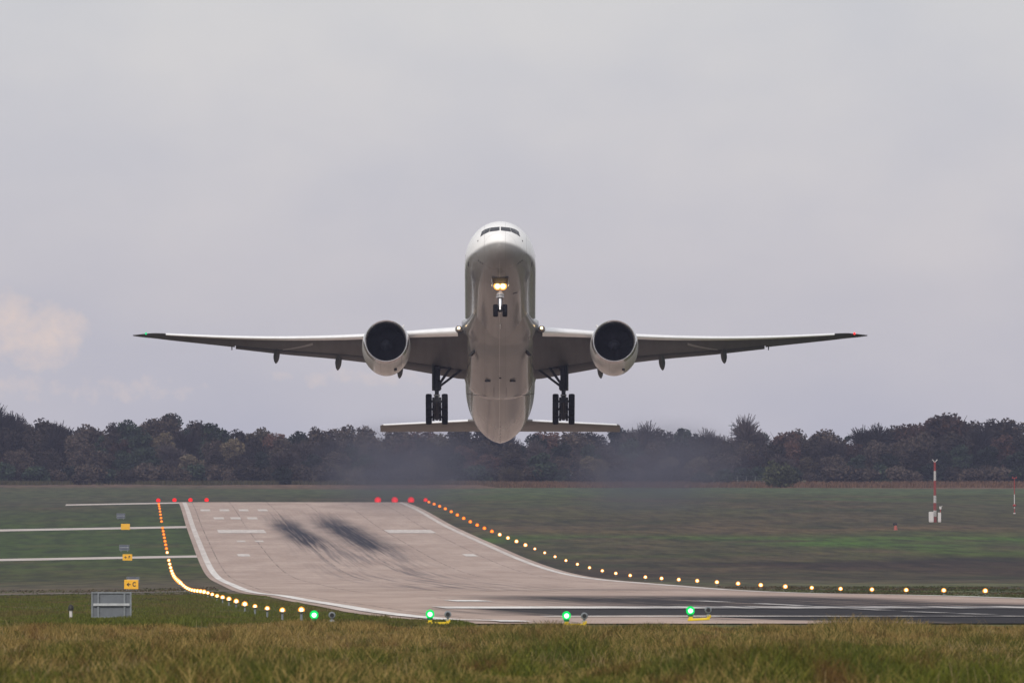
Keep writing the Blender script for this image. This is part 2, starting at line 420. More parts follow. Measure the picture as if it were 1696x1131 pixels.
# paint on the runway
n = NT("runway_marking_paint"); fine = n.noise((.9, .03, 0), 5, .7); strk = n.noise((1.1, .0035, 0), 4, .6); x, y, z = n.xyz()
c = n.mix(n.step(fine, .35, .68), (.52, .49, .46), (.76, .74, .71))
c = n.mix(n.step(y, 2000, 2600, 0, .55), c, (.40, .33, .29))
r_ = n.math('MULTIPLY', n.band(x, 23.5, 43, 4.5), n.band(y, 430, 1250, 190))
r_ = n.math('MULTIPLY', r_, n.step(strk, .33, .55, .15, 1))
c = n.mix(n.math('MULTIPLY', r_, .93), c, (.06, .055, .06))
M_PAINT = n.done(c, .7)
pv, pq = [], []; nb = 0
def paint(x0, x1, y0, y1):
    global nb
    xs, ys = xs_between(x0, x1), ys_between(y0, y1)
    gx, gy = np.meshgrid(xs, ys); v = np.stack([gx, gy, gz(gx, gy) + .06], -1).reshape(-1, 3)
    nx, ny = len(xs), len(ys); i, j = np.meshgrid(np.arange(nx - 1), np.arange(ny - 1)); b = (j * nx + i).ravel() + nb
    pv.append(v); pq.append(np.stack([b, b + 1, b + nx + 1, b + nx], -1)); nb += len(v)
paint(9.3, 10.1, 436, 3425); paint(52.6, 53.4, 470, 3425)
paint(13.6, 49.5, 748, 786); paint(14.2, 60 - 8, 588, 600); paint(17.5, 19.5, 930, 975)
for a, b in ((628, 648), (660, 690), (712, 742), (800, 860), (905, 950)): paint(30.9, 31.8, a, b)
for s in (1, -1):
    def px(a, b, y0, y1):
        paint(*sorted((31.35 + s * a, 31.35 + s * b)), y0, y1)
    px(10.0, 17.8, 2790, 2850)                      # aiming point block
    px(15.2, 16.9, 2405, 2440)
    if s < 0:
        for a in (9.6, 12.6, 15.6): px(a, a + 1.8, 3040, 3075)
        for a in (11.6, 14.4): px(a, a + 1.3, 2630, 2655)
        for k in range(4): px(6.6 + k * 3.6, 8.4 + k * 3.6, 3190, 3230)
mk = np_mesh("runway_markings", np.concatenate(pv), np.concatenate(pq), M_PAINT, smooth=True)
tag(mk, "worn white edge lines, bars and blocks painted on the runway", "markings", kind="structure")

# ------------------------------------------------------------------ the airliner
PITCH, YAW = 15.3, 1.222
plane = empty("airliner", (31.38, 1470, CZ + 19.85), (R(-PITCH), 0, R(-YAW)))
tag(plane, "white twin engined airliner climbing towards the viewer with wheels and landing lights down", "airplane")
SP, CP = math.sin(R(PITCH)), math.cos(R(PITCH))
# fuselage stations: aft, top, bottom, widest height, half width
FS = np.array([(0, -.80, -1.00, -.90, .02), (.12, -.52, -1.24, -.90, .36), (.35, -.22, -1.47, -.89, .68), (.7, .10, -1.68, -.87, 1.00), (1.1, .40, -1.86, -.84, 1.28), (1.6, .74, -2.04, -.79, 1.57), (2.2, 1.15, -2.22, -.72, 1.86),
    (3, 1.66, -2.43, -.6, 2.18), (4, 2.20, -2.65, -.45, 2.49), (5, 2.61, -2.81, -.3, 2.71), (6, 2.88, -2.93, -.17, 2.88), (7, 3.02, -3.01, -.08, 2.99), (8.5, 3.09, -3.08, -.02, 3.07), (10.5, 3.1, -3.1, 0, 3.1),
    (20, 3.1, -3.1, 0, 3.1), (30, 3.1, -3.1, 0, 3.1), (40, 3.1, -3.1, 0, 3.1), (47, 3.1, -3.08, 0, 3.1), (50, 3.1, -2.95, .05, 3.07), (53, 3.1, -2.70, .12, 2.97), (56, 3.08, -2.36, .25, 2.78), (59, 3.03, -1.93, .42, 2.50),
    (62, 2.95, -1.36, .65, 2.13), (65, 2.82, -.68, .92, 1.69), (67.5, 2.68, -.05, 1.2, 1.28), (70, 2.5, .62, 1.5, .84), (71.8, 2.32, 1.10, 1.68, .48), (72.8, 2.2, 1.36, 1.76, .24), (73.1, 2.05, 1.5, 1.78, .06)])
def smooth_col(k, s):
    return float(_pchip(FS[:, 0], FS[:, k], s))
def _pchip(xs, ys, x):
    i = int(np.clip(np.searchsorted(xs, x) - 1, 0, len(xs) - 2))
    h = xs[i + 1] - xs[i]; d = np.diff(ys) / np.diff(xs)
    def sl(j):
        if j == 0: return d[0]
        if j == len(xs) - 1: return d[-1]
        a, b = d[j - 1], d[j]
        return 0. if a * b <= 0 else 2 * a * b / (a + b)
    t = (x - xs[i]) / h
    return ((1 + 2 * t) * (1 - t) ** 2 * ys[i] + t * (1 - t) ** 2 * h * sl(i) + t * t * (3 - 2 * t) * ys[i + 1] + t * t * (t - 1) * h * sl(i + 1))
def fus(s): return [smooth_col(k, s) for k in (1, 2, 3, 4)]
NSEG = 72
def fus_ring(s, off=0.):
    zt, zb, zc, w = fus(s); r = []
    for i in range(NSEG):
        t = 2 * math.pi * i / NSEG; cx, cz = math.cos(t), math.sin(t)
        r.append((cx * (w + off), s, zc + cz * ((zt - zc if cz > 0 else zc - zb) + off)))
    return r
def z_up(s, x):
    zt, zb, zc, w = fus(s); return zc + (zt - zc) * math.sqrt(max(0, 1 - (x / w) ** 2)) if abs(x) < w else -9
def z_low(s, x):
    zt, zb, zc, w = fus(s); return zc - (zc - zb) * math.sqrt(max(0, 1 - (x / w) ** 2)) if abs(x) < w else 9
m = MB()
st = [0, .04, .12, .22, .35, .5, .7, .9, 1.1, 1.35, 1.6, 1.9, 2.2, 2.6, 3, 3.5, 4, 4.5, 5, 5.5, 6, 6.5, 7, 7.75, 8.5, 9.5, 10.5, 14, 18, 22, 26, 30, 34, 38, 42, 45, 47, 48.5] + list(np.arange(50, 73, .75)) + [72.8, 73.0, 73.1]
m.loft([fus_ring(s) for s in st])
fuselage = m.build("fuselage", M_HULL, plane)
# cockpit windows: corner = (lateral, height above the view-parallel plane), conformed to the nose skin
def on_skin(x, c):
    lo = None; prev = None
    for s in np.arange(.3, 7, .02):
        v = z_up(s, x) * CP - s * SP
        if v >= c: return (x, s, z_up(s, x))
    return (x, 5, z_up(5, x))
def skin_patch(corners, sgn, name, mat, parent, off=.012, nu=7, nv=5, thick=.05):
    m = MB(); P = []
    a, b, c, d = corners                     # top inner, top outer, bottom outer, bottom inner
    for j in range(nv):
        v = j / (nv - 1)
        for i in range(nu):
            u = i / (nu - 1)
            xx = (a[0] * (1 - u) + b[0] * u) * (1 - v) + (d[0] * (1 - u) + c[0] * u) * v
            cc = (a[1] * (1 - u) + b[1] * u) * (1 - v) + (d[1] * (1 - u) + c[1] * u) * v
            x0, s0, z0 = on_skin(xx, cc)
            P.append(Vector((x0, s0, z0)))
    def nrm(p):
        e_ = .03
        g = Vector((-(z_up(p.y, p.x + e_) - z_up(p.y, p.x - e_)) / (2 * e_), -(z_up(p.y + e_, p.x) - z_up(p.y - e_, p.x)) / (2 * e_), 1))
        return g.normalized()
    top = [p + nrm(p) * off for p in P]; bot = [p - nrm(p) * thick for p in P]
    vs = [(q.x * sgn, q.y, q.z) for q in top + bot]; N = nu * nv
    fs = [(j * nu + i, j * nu + i + 1, (j + 1) * nu + i + 1, (j + 1) * nu + i) for j in range(nv - 1) for i in range(nu - 1)]
    ed = [i for i in range(nu)] + [j * nu + nu - 1 for j in range(1, nv)] + [(nv - 1) * nu + i for i in range(nu - 2, -1, -1)] + [j * nu for j in range(nv - 2, 0, -1)]
    fs += [(ed[i], ed[(i + 1) % len(ed)], N + ed[(i + 1) % len(ed)], N + ed[i]) for i in range(len(ed))]
    m.add(vs, fs); return m.build(name, mat, parent)
for sg in (1, -1):
    skin_patch([(.05, .69), (.835, .618), (.945, .25), (.05, .355)], sg, "cockpit_window", M_GLASS, fuselage)
    skin_patch([(.865, .612), (1.325, .475), (1.395, .04), (.975, .235)], sg, "cockpit_window", M_GLASS, fuselage)
    skin_patch([(1.345, .455), (1.585, .285), (1.72, -.175), (1.415, .03)], sg, "cockpit_window", M_GLASS, fuselage)
# small probes and vents on the nose
def low_patch(name, x, s, lx, ls, rot, mat, parent, up=False, th=.05):
    z0 = z_up(s, x) if up else z_low(s, x)
    m = MB()
    e_ = .05; f_ = z_up if up else z_low
    gx = (f_(s, x + e_) - f_(s, x - e_)) / (2 * e_); gs = (f_(s + e_, x) - f_(s - e_, x)) / (2 * e_)
    nv = Vector((-gx, -gs, 1)).normalized()
    t1 = Vector((math.cos(rot), math.sin(rot), 0)); t1 = (t1 - nv * t1.dot(nv)).normalized(); t2 = nv.cross(t1)
    Mx = Matrix((t1, t2, nv)).transposed()
    m.box((x, s, z0), (lx, ls, th), Mx); return m.build(name, mat, parent, smooth=False)
for sg in (1, -1):
    for k in range(3): low_patch("static_port", sg * (1.88 - k * .17), 2.95 - k * .1, .09, .09, 0, M_DARK, fuselage)
    low_patch("air_data_probe", sg * 1.92, 2.75, .08, .16, 0, M_DARK, fuselage, True)
low_patch("outflow_vent", 1.3, 8.6, .42, .10, .35, M_DARK, fuselage)
for sg in (1, -1): low_patch("skin_vent", sg * 2.74, 5.9, .10, .60, 0, M_DARK, fuselage)
low_patch("drain_mast", 1.25, 64.6, .35, .08, .5, M_DARK, fuselage)
for k in range(9): low_patch("drain_hole", 0, 50 + k * 2.1, .07, .09, 0, M_DARK, fuselage)
# cabin windows and doors, seen edge-on along the sides
m = MB()
for sg in (1, -1):
    for k in range(78):
        s = 9.2 + k * .57
        if abs(s - 18.5) < .5 or abs(s - 31) < .5 or abs(s - 44) < .5: continue
        zz = .62; xx = math.sqrt(max(0, 1 - (zz / 3.1) ** 2)) * fus(s)[3]
        m.bbox((sg * (xx - .02), s, zz), (.07, .24, .36), .05)
cw = m.build("cabin_windows", M_GLASS, fuselage); cw["kind"] = "stuff"

# belly fairing
def bel_ring(s, hw, zb, ztop=-.4, ex=2.5):
    r = []; N = 48
    for i in range(N + 1):
        t = math.pi + math.pi * i / N
        cx, cz = math.cos(t), math.sin(t)
        r.append((math.copysign(abs(cx) ** (2 / ex), cx) * hw, s, ztop + (ztop - zb) * math.copysign(abs(cz) ** (2 / ex), cz)))
    r += [(hw * .8, s, ztop + .5), (-hw * .8, s, ztop + .5)]
    return r
m = MB()
m.loft([bel_ring(s, hw, zb, zt) for s, hw, zb, zt in ((16.5, 2.1, -2.5, -1.9), (18.5, 2.45, -2.72, -1.9), (20.5, 2.82, -2.95, -1.8), (22, 3.10, -3.10, -1.6), (23.5, 3.25, -3.15, -1.2), (24.2, 3.32, -3.24, -.9), (24.9, 3.36, -3.50, -.7), (25.8, 3.38, -3.70, -.6), (27, 3.4, -3.84, -.5),
      (29, 3.40, -3.96, -.4), (33, 3.38, -4.02, -.4), (36.5, 3.38, -4.02, -.5), (38, 3.36, -3.98, -.6), (39, 3.32, -3.90, -.7), (39.8, 3.25, -3.74, -.85), (40.4, 3.16, -3.50, -1.0), (41, 3.05, -3.15, -1.2), (41.6, 2.9, -2.80, -1.4), (42.2, 2.75, -2.5, -1.6))])
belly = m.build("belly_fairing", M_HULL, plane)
for sg in (1, -1):
    m = MB(); Mx = Matrix.Rotation(sg * .75, 3, 'Y') @ Matrix.Rotation(sg * .35, 3, 'Z')
    m.box((sg * 2.42, 26.0, -3.33), (.52, .75, .14), Mx); m.build("air_intake", M_DARK, belly, smooth=False)
    m = MB(); m.box((sg * 1.1, 32.6, -4.0), (.50, .22, .12)); m.build("exhaust_slot", M_DARK, belly, smooth=False)
    m = MB(); m.box((sg * .55, 36.3, -4.0), (.03, 3.0, .022)); m.box((sg * 1.9, 38.05, -3.79), (2.2, .035, .03), Matrix.Rotation(sg * -.10, 3, 'Y')); m.build("door_seam", M_DARK, belly, smooth=False)
for s_ in (12.5, 17.4):
    m = MB(); m.add([(-.03, s_, -3.06), (.03, s_, -3.06), (.03, s_ + .45, -3.06), (-.03, s_ + .45, -3.06), (-.015, s_ + .25, -3.42), (.015, s_ + .25, -3.42), (.015, s_ + .48, -3.42), (-.015, s_ + .48, -3.42)], [(3, 2, 1, 0), (4, 5, 6, 7), (0, 1, 5, 4), (1, 2, 6, 5), (2, 3, 7, 6), (3, 0, 4, 7)]); m.build('blade_antenna', M_WHITE, fuselage, smooth=False)
m = MB(); m.tube((0, 31.6, -4.05), (0, 31.6, -3.99), .10, n=14); m.build("beacon", M_DARK, belly)

# wings -------------------------------------------------------------
WL = np.array([2.5, 3.3, 6, 9.9, 14, 19, 23.7, 27, 29.3, 30.8, 31.9, 32.6])
WLE = np.array([(23.1, -2.02), (23.63, -1.90), (25.41, -1.52), (27.99, -1.03), (30.69, -.47), (33.99, .36), (37.1, 1.30), (39.27, 2.04), (40.79, 2.58), (42.5, 3.13), (44.04, 3.47), (45.0, 3.68)])
WTE = np.array([(38.3, -2.15), (38.03, -2.15), (37.41, -1.85), (36.99, -1.25), (37.99, -.40), (39.69, .55), (41.5, 1.60), (42.77, 2.32), (43.75, 2.85), (44.7, 3.30), (45.3, 3.58), (45.5, 3.74)])
def wedge(l):
    return (np.array([_pchip(WL, WLE[:, 0], l), _pchip(WL, WLE[:, 1], l)]), np.array([_pchip(WL, WTE[:, 0], l), _pchip(WL, WTE[:, 1], l)]))
def af(x, tc): return 5 * tc * (.2969 * math.sqrt(x) - .126 * x - .3516 * x * x + .2843 * x ** 3 - .1015 * x ** 4)
def section(l, sg, x0=0., x1=1., tc=.10, n=16, up=1.0, lo=.72, grow=0.):
    le, te = wedge(l); d = te - le; c = np.hypot(*d); nrm = np.array([-d[1], d[0]]) / c * np.array([1, 1])
    fr = [x0 + (x1 - x0) * (1 - math.cos(math.pi * i / (n - 1))) / 2 for i in range(n)]
    pts = []
    for f in reversed(fr): p = le + d * f + nrm * (af(max(f, 0), tc) * c * up + grow); pts.append((sg * l, p[0], p[1]))
    for f in (fr[1:] if x0 == 0 else fr): p = le + d * f - nrm * (af(max(f, 0), tc) * c * lo + grow); pts.append((sg * l, p[0], p[1]))
    return pts
def tcs(l): return float(np.interp(l, [3, 10, 20, 29, 32.6], [.125, .105, .10, .095, .07]))
def flap_ring(l, sg, x0=.765, droop=.16, gap=.07):
    le, te = wedge(l); d = te - le; c = np.hypot(*d); a = le + d * x0; b = te
    fd = b - a; fc = np.hypot(*fd); r = []
    fr = [(1 - math.cos(math.pi * i / 9)) / 2 for i in range(10)]
    low = af(x0, tcs(l)) * c * .72
    for f in reversed(fr): r.append((sg * l, a[0] + fd[0] * f, a[1] + fd[1] * f - droop * f - low * .45 * (1 - f) + af(f, .20) * fc * .7))
    for f in fr[1:]: r.append((sg * l, a[0] + fd[0] * f, a[1] + fd[1] * f - droop * f - low * .45 * (1 - f) - gap * (1 - f) - af(f, .20) * fc * .6))
    return r
def slat_ring(l, sg, xe=.115):
    xe = float(np.interp(l, [3.5, 10, 20, 30], [.050, .066, .085, .10]))
    le, te = wedge(l); d = te - le; c = np.hypot(*d); nrm = np.array([-d[1], d[0]]) / c; tc = tcs(l)
    fr = [xe * (1 - math.cos(math.pi * i / 11)) / 2 for i in range(12)]
    dirv = d / c; r = []; fw = -.10; dn = -.06
    for f in reversed(fr): p = le + d * f + nrm * (af(f, tc) * c + .025) + dirv * fw * (1 - f / xe) + nrm * dn * (1 - f / xe); r.append((sg * l, p[0], p[1]))
    for f in fr[1:9]: p = le + d * f - nrm * (af(f, tc) * c * .72 + .025) + dirv * fw * (1 - f / xe) + nrm * dn * (1 - f / xe); r.append((sg * l, p[0], p[1]))
    p = le + d * xe * .8 + nrm * .02; r.append((sg * l, p[0], p[1]))
    return r
def seq(a, b, k): return [a + (b - a) * i / (k - 1) for i in range(k)]
def canoe(m, p, length, w, h, sg, yawd=0.):
    rings = []
    for i in range(11):
        f = i / 10; q = math.sin(math.pi * min(1, (f * .94 + .03))) ** .7
        rings.append([(p[0] + sg * yawd * f * length + math.cos(t) * w / 2 * q, p[1] + f * length, p[2] - .18 * f * length + math.sin(t) * h / 2 * q) for t in np.linspace(0, 2 * math.pi, 14, endpoint=False)])
    m.loft(rings)
for sg in (-1, 1):
    m = MB(); rings = []
    for l in seq(2.5, 23.45, 26): rings.append(section(l, sg, 0, .76, tcs(l)))
    for l in [23.5] + seq(24.2, 32.6, 16): rings.append(section(l, sg, 0, 1., tcs(l)))
    m.loft(rings); wing = m.build("wing", M_WING, plane)
    m = MB(); m.loft([flap_ring(l, sg) for l in seq(2.8, 9.2, 8)]); m.build("flap", M_FLAP, wing)
    m = MB(); m.loft([flap_ring(l, sg, droop=.10) for l in seq(9.28, 10.9, 3)]); m.build("flaperon", M_FLAP, wing)
    m = MB(); m.loft([flap_ring(l, sg) for l in seq(10.98, 23.4, 12)]); m.build("flap", M_FLAP, wing)
    m = MB(); m.loft([slat_ring(l, sg) for l in seq(3.7, 9.3, 8)]); m.build("slat", M_METAL, wing)
    m = MB(); m.loft([slat_ring(l, sg) for l in seq(10.6, 29.6, 24)]); m.build("slat", M_METAL, wing)
    # flap track fairings
    for l, ln, w, h in ((8.75, 3.0, .52, .72), (14.2, 3.2, .58, .74), (19.7, 2.9, .56, .68)):
        le, te = wedge(l); m = MB(); canoe(m, (sg * l, te[0] - ln * .55, te[1] - .12), ln, w, h, sg, .05); m.build("flap_fairing", M_FAIR, wing)
    le, te = wedge(23.95); m = MB(); m.box((sg * 23.75, te[0] - .1, te[1] - .12), (.09, .5, .32)); m.build("actuator_fairing", M_FAIR, wing, smooth=False)
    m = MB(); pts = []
    for k in range(9):                       # lighter grey band slanting over the lower skin
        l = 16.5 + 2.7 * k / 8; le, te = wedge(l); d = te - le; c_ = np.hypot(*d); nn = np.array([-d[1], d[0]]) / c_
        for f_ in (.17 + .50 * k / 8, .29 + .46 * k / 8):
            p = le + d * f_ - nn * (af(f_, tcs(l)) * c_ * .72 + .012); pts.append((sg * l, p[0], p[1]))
    m.add(pts, [(2 * i, 2 * i + 1, 2 * i + 3, 2 * i + 2) for i in range(8)]); m.build("pale_band", M_BAND, wing)
    # navigation light at the raked tip
    le, te = wedge(31.4); m = MB()
    m.lathe([(-.15, .02), (-.08, .08), (.1, .10), (.3, .03)], Matrix.Translation((sg * 31.4, le[0] - .05, le[1] + .03)), 12, True); m.build("navigation_light", M_NAVG if sg < 0 else M_NAVR, wing)
    # landing light in the root leading edge
    m = MB(); m.bbox((sg * 3.62, 23.45, -1.86), (.62, .5, .55), .16); lt = m.build("root_light_housing", M_HOT, wing)
    m = MB(); m.lathe([(0, .02), (0, .12), (.1, .12)], Matrix.Translation((sg * 3.62, 23.17, -1.82)), 16, True); m.build("root_landing_light", M_ROOTL, wing)
    # engine ---------------------------------------------------------
    ex, es, ez = sg * 9.98, 24.2, -2.70
    E = Matrix.Translation((ex, es, ez)) @ Matrix.Rotation(R(1.5), 4, 'X')
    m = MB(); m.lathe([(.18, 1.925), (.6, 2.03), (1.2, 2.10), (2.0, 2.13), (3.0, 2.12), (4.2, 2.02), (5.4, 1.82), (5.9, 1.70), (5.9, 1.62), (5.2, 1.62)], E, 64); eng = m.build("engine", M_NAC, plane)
    m = MB(); m.lathe([(.55, 1.69), (.3, 1.70), (.12, 1.745), (.03, 1.80), (0, 1.85), (.05, 1.90), (.18, 1.93), (.42, 1.992)], E, 64); m.build("inlet_lip", M_LIP, eng)
    m = MB(); m.lathe([(.55, 1.69), (1.0, 1.67), (1.6, 1.65), (2.2, 1.64)], E, 48); m.build("inlet_duct", plain("inlet_duct_grey", (.006, .006, .009), .7, .1, 2, Specular_IOR_Level=.05), eng)
    m = MB()
    for k in range(22):
        a0 = 2 * math.pi * k / 22; row = []
        for r, tw, ch in ((.5, .5, .5), (.9, .75, .55), (1.3, .95, .6), (1.62, 1.1, .5)):
            ca, sa = math.cos(a0 + .12 * (r - .5)), math.sin(a0 + .12 * (r - .5))
            for q in (-.5, .5):
                tng = ch * q * math.sin(tw); ax = ch * q * math.cos(tw)
                row.append(E @ Vector((r * ca - tng * sa, 1.75 + ax, r * sa + tng * ca)))
        m.add(row, [(2 * i, 2 * i + 1, 2 * i + 3, 2 * i + 2) for i in range(3)])
    fan = m.build("fan", M_FAN, eng, fix=False)
    m = MB(); m.lathe([(2.2, 1.64), (2.2, .02)], E, 32); m.build("fan_backing", M_DARK, eng)
    m = MB(); m.lathe([(1.05, .01), (1.15, .16), (1.4, .36), (1.75, .52), (2.0, .56)], E, 32); m.build("spinner", plain("spinner_grey", (.010, .011, .016), .5, .1, 3, Specular_IOR_Level=.1), eng)
    m = MB(); m.lathe([(4.6, 1.25), (5.9, 1.15), (7.2, .80), (7.2, .72), (6.6, .70)], E, 40); m.build("core_nozzle", M_HOT, eng)
    m = MB(); m.lathe([(6.6, .50), (7.4, .38), (8.2, .05)], E, 24, True); m.build("exhaust_plug", M_HOT, eng)
    m = MB(); rings = []
    for s, w, z0, z1 in ((25.5, .05, -.62, -.66), (26.3, .30, -.60, -1.1), (27.6, .42, -.72, -1.3), (29.5, .46, -.95, -1.6), (31.5, .44, -1.05, -1.75), (33.2, .3, -1.15, -1.55), (34.6, .06, -1.2, -1.3)):
        rings.append([(ex - w / 2, s, z0), (ex + w / 2, s, z0), (ex + w / 2, s, z1), (ex - w / 2, s, z1)])
    m.loft(rings); m.build("pylon", M_WHITE, eng)
    m = MB(); m.box((ex + sg * -.82 if sg < 0 else ex + .82, es + 2.3, ez - 1.98), (.24, .5, .10), Matrix.Rotation(-.4 * (-1 if sg < 0 else 1) * (-1), 3, 'Y')); m.build("nacelle_vent", M_DARK, eng, smooth=False)
    m = MB()
    Mx = Matrix.Rotation(R(-42) * sg, 3, 'Y')
    p = Vector((ex, es + 1.6, ez)) + Mx @ Vector((0, 0, 2.16)); m.box(p, (.05, 1.2, .34), Mx); m.build("nacelle_strake", M_WHITE, eng, smooth=False)
    # main landing gear ------------------------------------------------
    gx, gs = sg * 5.58, 34.7
    m = MB()
    m.tube((gx, gs - .1, -1.4), (gx, gs, -4.15), .30, .29, 18); m.tube((gx, gs, -3.9), (gx, gs, -4.25), .35, .35, 18); m.tube((gx, gs, -2.2), (gx, gs, -2.5), .36, .36, 18)
    m.tube((gx + sg * .15, gs - .3, -1.8), (gx + sg * .1, gs - .3, -3.9), .06, n=8); m.tube((gx - sg * .22, gs - .25, -1.9), (gx - sg * .24, gs - .25, -4.2), .05, n=8)
    m.box((gx - sg * .28, gs - .1, -4.0), (.25, .3, .35)); m.box((gx - sg * .15, gs - .3, -3.2), (.2, .2, .3))
    strut = m.build("main_gear", M_GEAR, plane)
    m = MB(); m.tube((gx, gs, -4.2), (gx, gs + .05, -5.75), .185, n=18); m.build("piston", M_GEAR, strut)
    m = MB(); m.bbox((gx + sg * .36, gs - .05, -3.0), (.14, 1.15, 2.35), .03); m.build("gear_door", M_FAIR, strut, smooth=False)
    m = MB()
    m.tube((gx - sg * .2, gs, -3.95), (sg * 3.3, gs + .2, -2.25), .11, n=10); m.tube((gx - sg * .2, gs - .1, -3.75), (sg * 4.0, gs - .3, -1.75), .12, n=10)
    m.tube((gx, gs - .2, -2.15), (sg * 3.3, gs, -2.2), .19, n=10); m.tube((gx, gs - .2, -1.85), (sg * 3.5, gs - .4, -2.05), .06, n=10)
    m.tube((sg * 4.0, gs - .3, -1.75), (sg * 3.3, gs + .2, -2.3), .07, n=10); m.box((sg * 3.5, gs, -2.2), (.5, .4, .25))
    m.tube((gx - sg * .8, gs - .35, -1.9), (sg * 4.6, gs - 1.8, -1.7), .07, n=10)
    m.build("side_brace", M_GEAR, strut)
    tl = R(12.5); tz, ts = -5.98, gs + .05
    def tp(dx, ds, dz=0.): return (gx + dx, ts + ds * math.cos(tl) + dz * math.sin(tl), tz - ds * math.sin(tl) + dz * math.cos(tl))
    m = MB(); m.tube(tp(0, -1.75), tp(0, 1.75), .24, .20, 14)
    for ds in (-1.47, 0, 1.47): m.tube(tp(-.62, ds), tp(.62, ds), .10, n=12); m.tube(tp(-.40, ds), tp(-.20, ds), .36, n=14); m.tube(tp(.20, ds), tp(.40, ds), .36, n=14)
    m.tube(tp(-.18, -1.2, -.3), tp(-.18, 1.2, -.3), .04, n=6); m.tube(tp(.18, -1.2, -.3), tp(.18, 1.2, -.3), .04, n=6)
    m.build("truck_beam", M_GEAR, strut)
    m = MB()
    for dx in (-.2, .2): m.tube((gx + dx, gs - .2, -4.7), tp(dx, -.5, .25), .05, n=8)
    m.tube((gx - .28, gs - .15, -4.75), (gx + .28, gs - .15, -4.75), .05, n=8); m.build("torque_link", M_CHROME, strut)
    for ds in (-1.47, 0, 1.47):
        for dx in (-.705, .705):
            Mx = Matrix.Translation(tp(dx, ds)) @ Matrix.Rotation(R(90), 4, 'Z')
            m = MB(); m.lathe([(-.20, .36), (-.255, .42), (-.272, .52), (-.25, .61), (-.19, .655), (-.10, .668), (-.09, .658), (-.08, .669), (0, .672), (.08, .669), (.09, .658), (.10, .668), (.19, .655), (.25, .61), (.272, .52), (.255, .42), (.20, .36)], Mx, 36)
            m.lathe([(-.19, .36), (-.16, .2), (-.2, .02), (.2, .02), (.16, .2), (.19, .36)], Mx, 20)
            m.build("wheel", M_TIRE, strut)
    # horizontal stabilizer ----------------------------------------------
    m = MB(); rings = []
    for k in range(14):
        l = (seq(1.6, 10.55, 12) + [10.7, 10.8])[k]
        tipk = max(0, (l - 10.6) / .2)
        le = np.array([61.5 + (l - 2.8) * .73 + tipk * .2, .34 + (l - 2.8) * .152]); te = np.array([68.9 + (l - 2.8) * .226, 1.40 + (l - 2.8) * .058])
        d = te - le; c = np.hypot(*d); nn = np.array([-d[1], d[0]]) / c; r = []
        fr = [(1 - math.cos(math.pi * i / 13)) / 2 for i in range(14)]; tc = .085 * (1 - .3 * tipk)
        for q in reversed(fr): p = le + d * q + nn * af(q, tc) * c; r.append((sg * l, p[0], p[1]))
        for q in fr[1:]: p = le + d * q - nn * af(q, tc) * c * .8; r.append((sg * l, p[0], p[1]))
        rings.append(r)
    m.loft(rings); stab = m.build("horizontal_stabilizer", plain("stabilizer_grey", (.175, .166, .156), .5, .1, .7, Specular_IOR_Level=.2), plane)
    m = MB(); rings = []
    for k in range(10):
        l = 2.9 + 7.6 * k / 9; p0 = np.array([61.5 + (l - 2.8) * .73, .34 + (l - 2.8) * .152]); c = (68.9 + (l - 2.8) * .226) - p0[0]
        rings.append([(sg * l, p0[0] + .05 * c, p0[1] + .085 * .9 * c * .36 + .05), (sg * l, p0[0] + .01 * c - .03, p0[1] + .10), (sg * l, p0[0] - .05, p0[1]), (sg * l, p0[0] + .0, p0[1] - .05), (sg * l, p0[0] + .03 * c, p0[1] + .02)])
    m.loft(rings); m.build("leading_edge", M_METAL, stab)
# vertical fin
m = MB(); rings = []
for k in range(10):
    f = k / 9; zz = 2.3 + 10.6 * f; s0 = 55.5 + f * 12.2 - (1 - f) ** 3 * 1.5; c = 11.2 * (1 - f) + 3.6 * f; r = []
    fr = [(1 - math.cos(math.pi * i / 11)) / 2 for i in range(12)]
    for q in reversed(fr): r.append((af(q, .09) * c, s0 + q * c, zz))
    for q in fr[1:]: r.append((-af(q, .09) * c, s0 + q * c, zz))
    rings.append(r)
m.loft(rings); m.build("vertical_fin", M_WHITE, plane)
# nose gear
NX, NS = 0., 5.75
m = MB()
m.tube((0, NS - .25, -2.6), (0, NS, -3.95), .17, n=16); m.tube((0, NS, -3.72), (0, NS, -3.86), .33, n=18); m.tube((0, NS, -3.93), (0, NS, -4.07), .36, n=18); m.tube((0, NS, -3.5), (0, NS, -3.72), .22, .30, 18)
ng = m.build("nose_gear", M_GEARL, plane)
m = MB(); m.tube((0, NS, -4.05), (0, NS + .05, -5.2), .125, n=16); m.build("piston", M_CHROME, ng)
m = MB(); m.tube((-.62, NS + .05, -5.17), (.62, NS + .05, -5.17), .085, n=12); m.tube((-.13, NS + .05, -5.17), (.13, NS + .05, -5.17), .14, n=14)
for dx in (-.16, .16): m.tube((dx, NS + .2, -4.1), (dx * .8, NS + .45, -4.65), .04, n=8); m.tube((dx * .8, NS + .45, -4.65), (dx, NS + .15, -5.1), .04, n=8)
m.build("axle", M_GEAR, ng)
for dx in (-.40, .40):
    Mx = Matrix.Translation((dx, NS + .05, -5.17)) @ Matrix.Rotation(R(90), 4, 'Z')
    m = MB(); m.lathe([(-.16, .28), (-.20, .36), (-.215, .44), (-.19, .51), (-.13, .545), (0, .552), (.13, .545), (.19, .51), (.215, .44), (.20, .36), (.16, .28)], Mx, 32)
    m.lathe([(-.15, .28), (-.12, .15), (-.14, .02), (.14, .02), (.12, .15), (.15, .28)], Mx, 18); m.build("wheel", M_TIRE, ng)
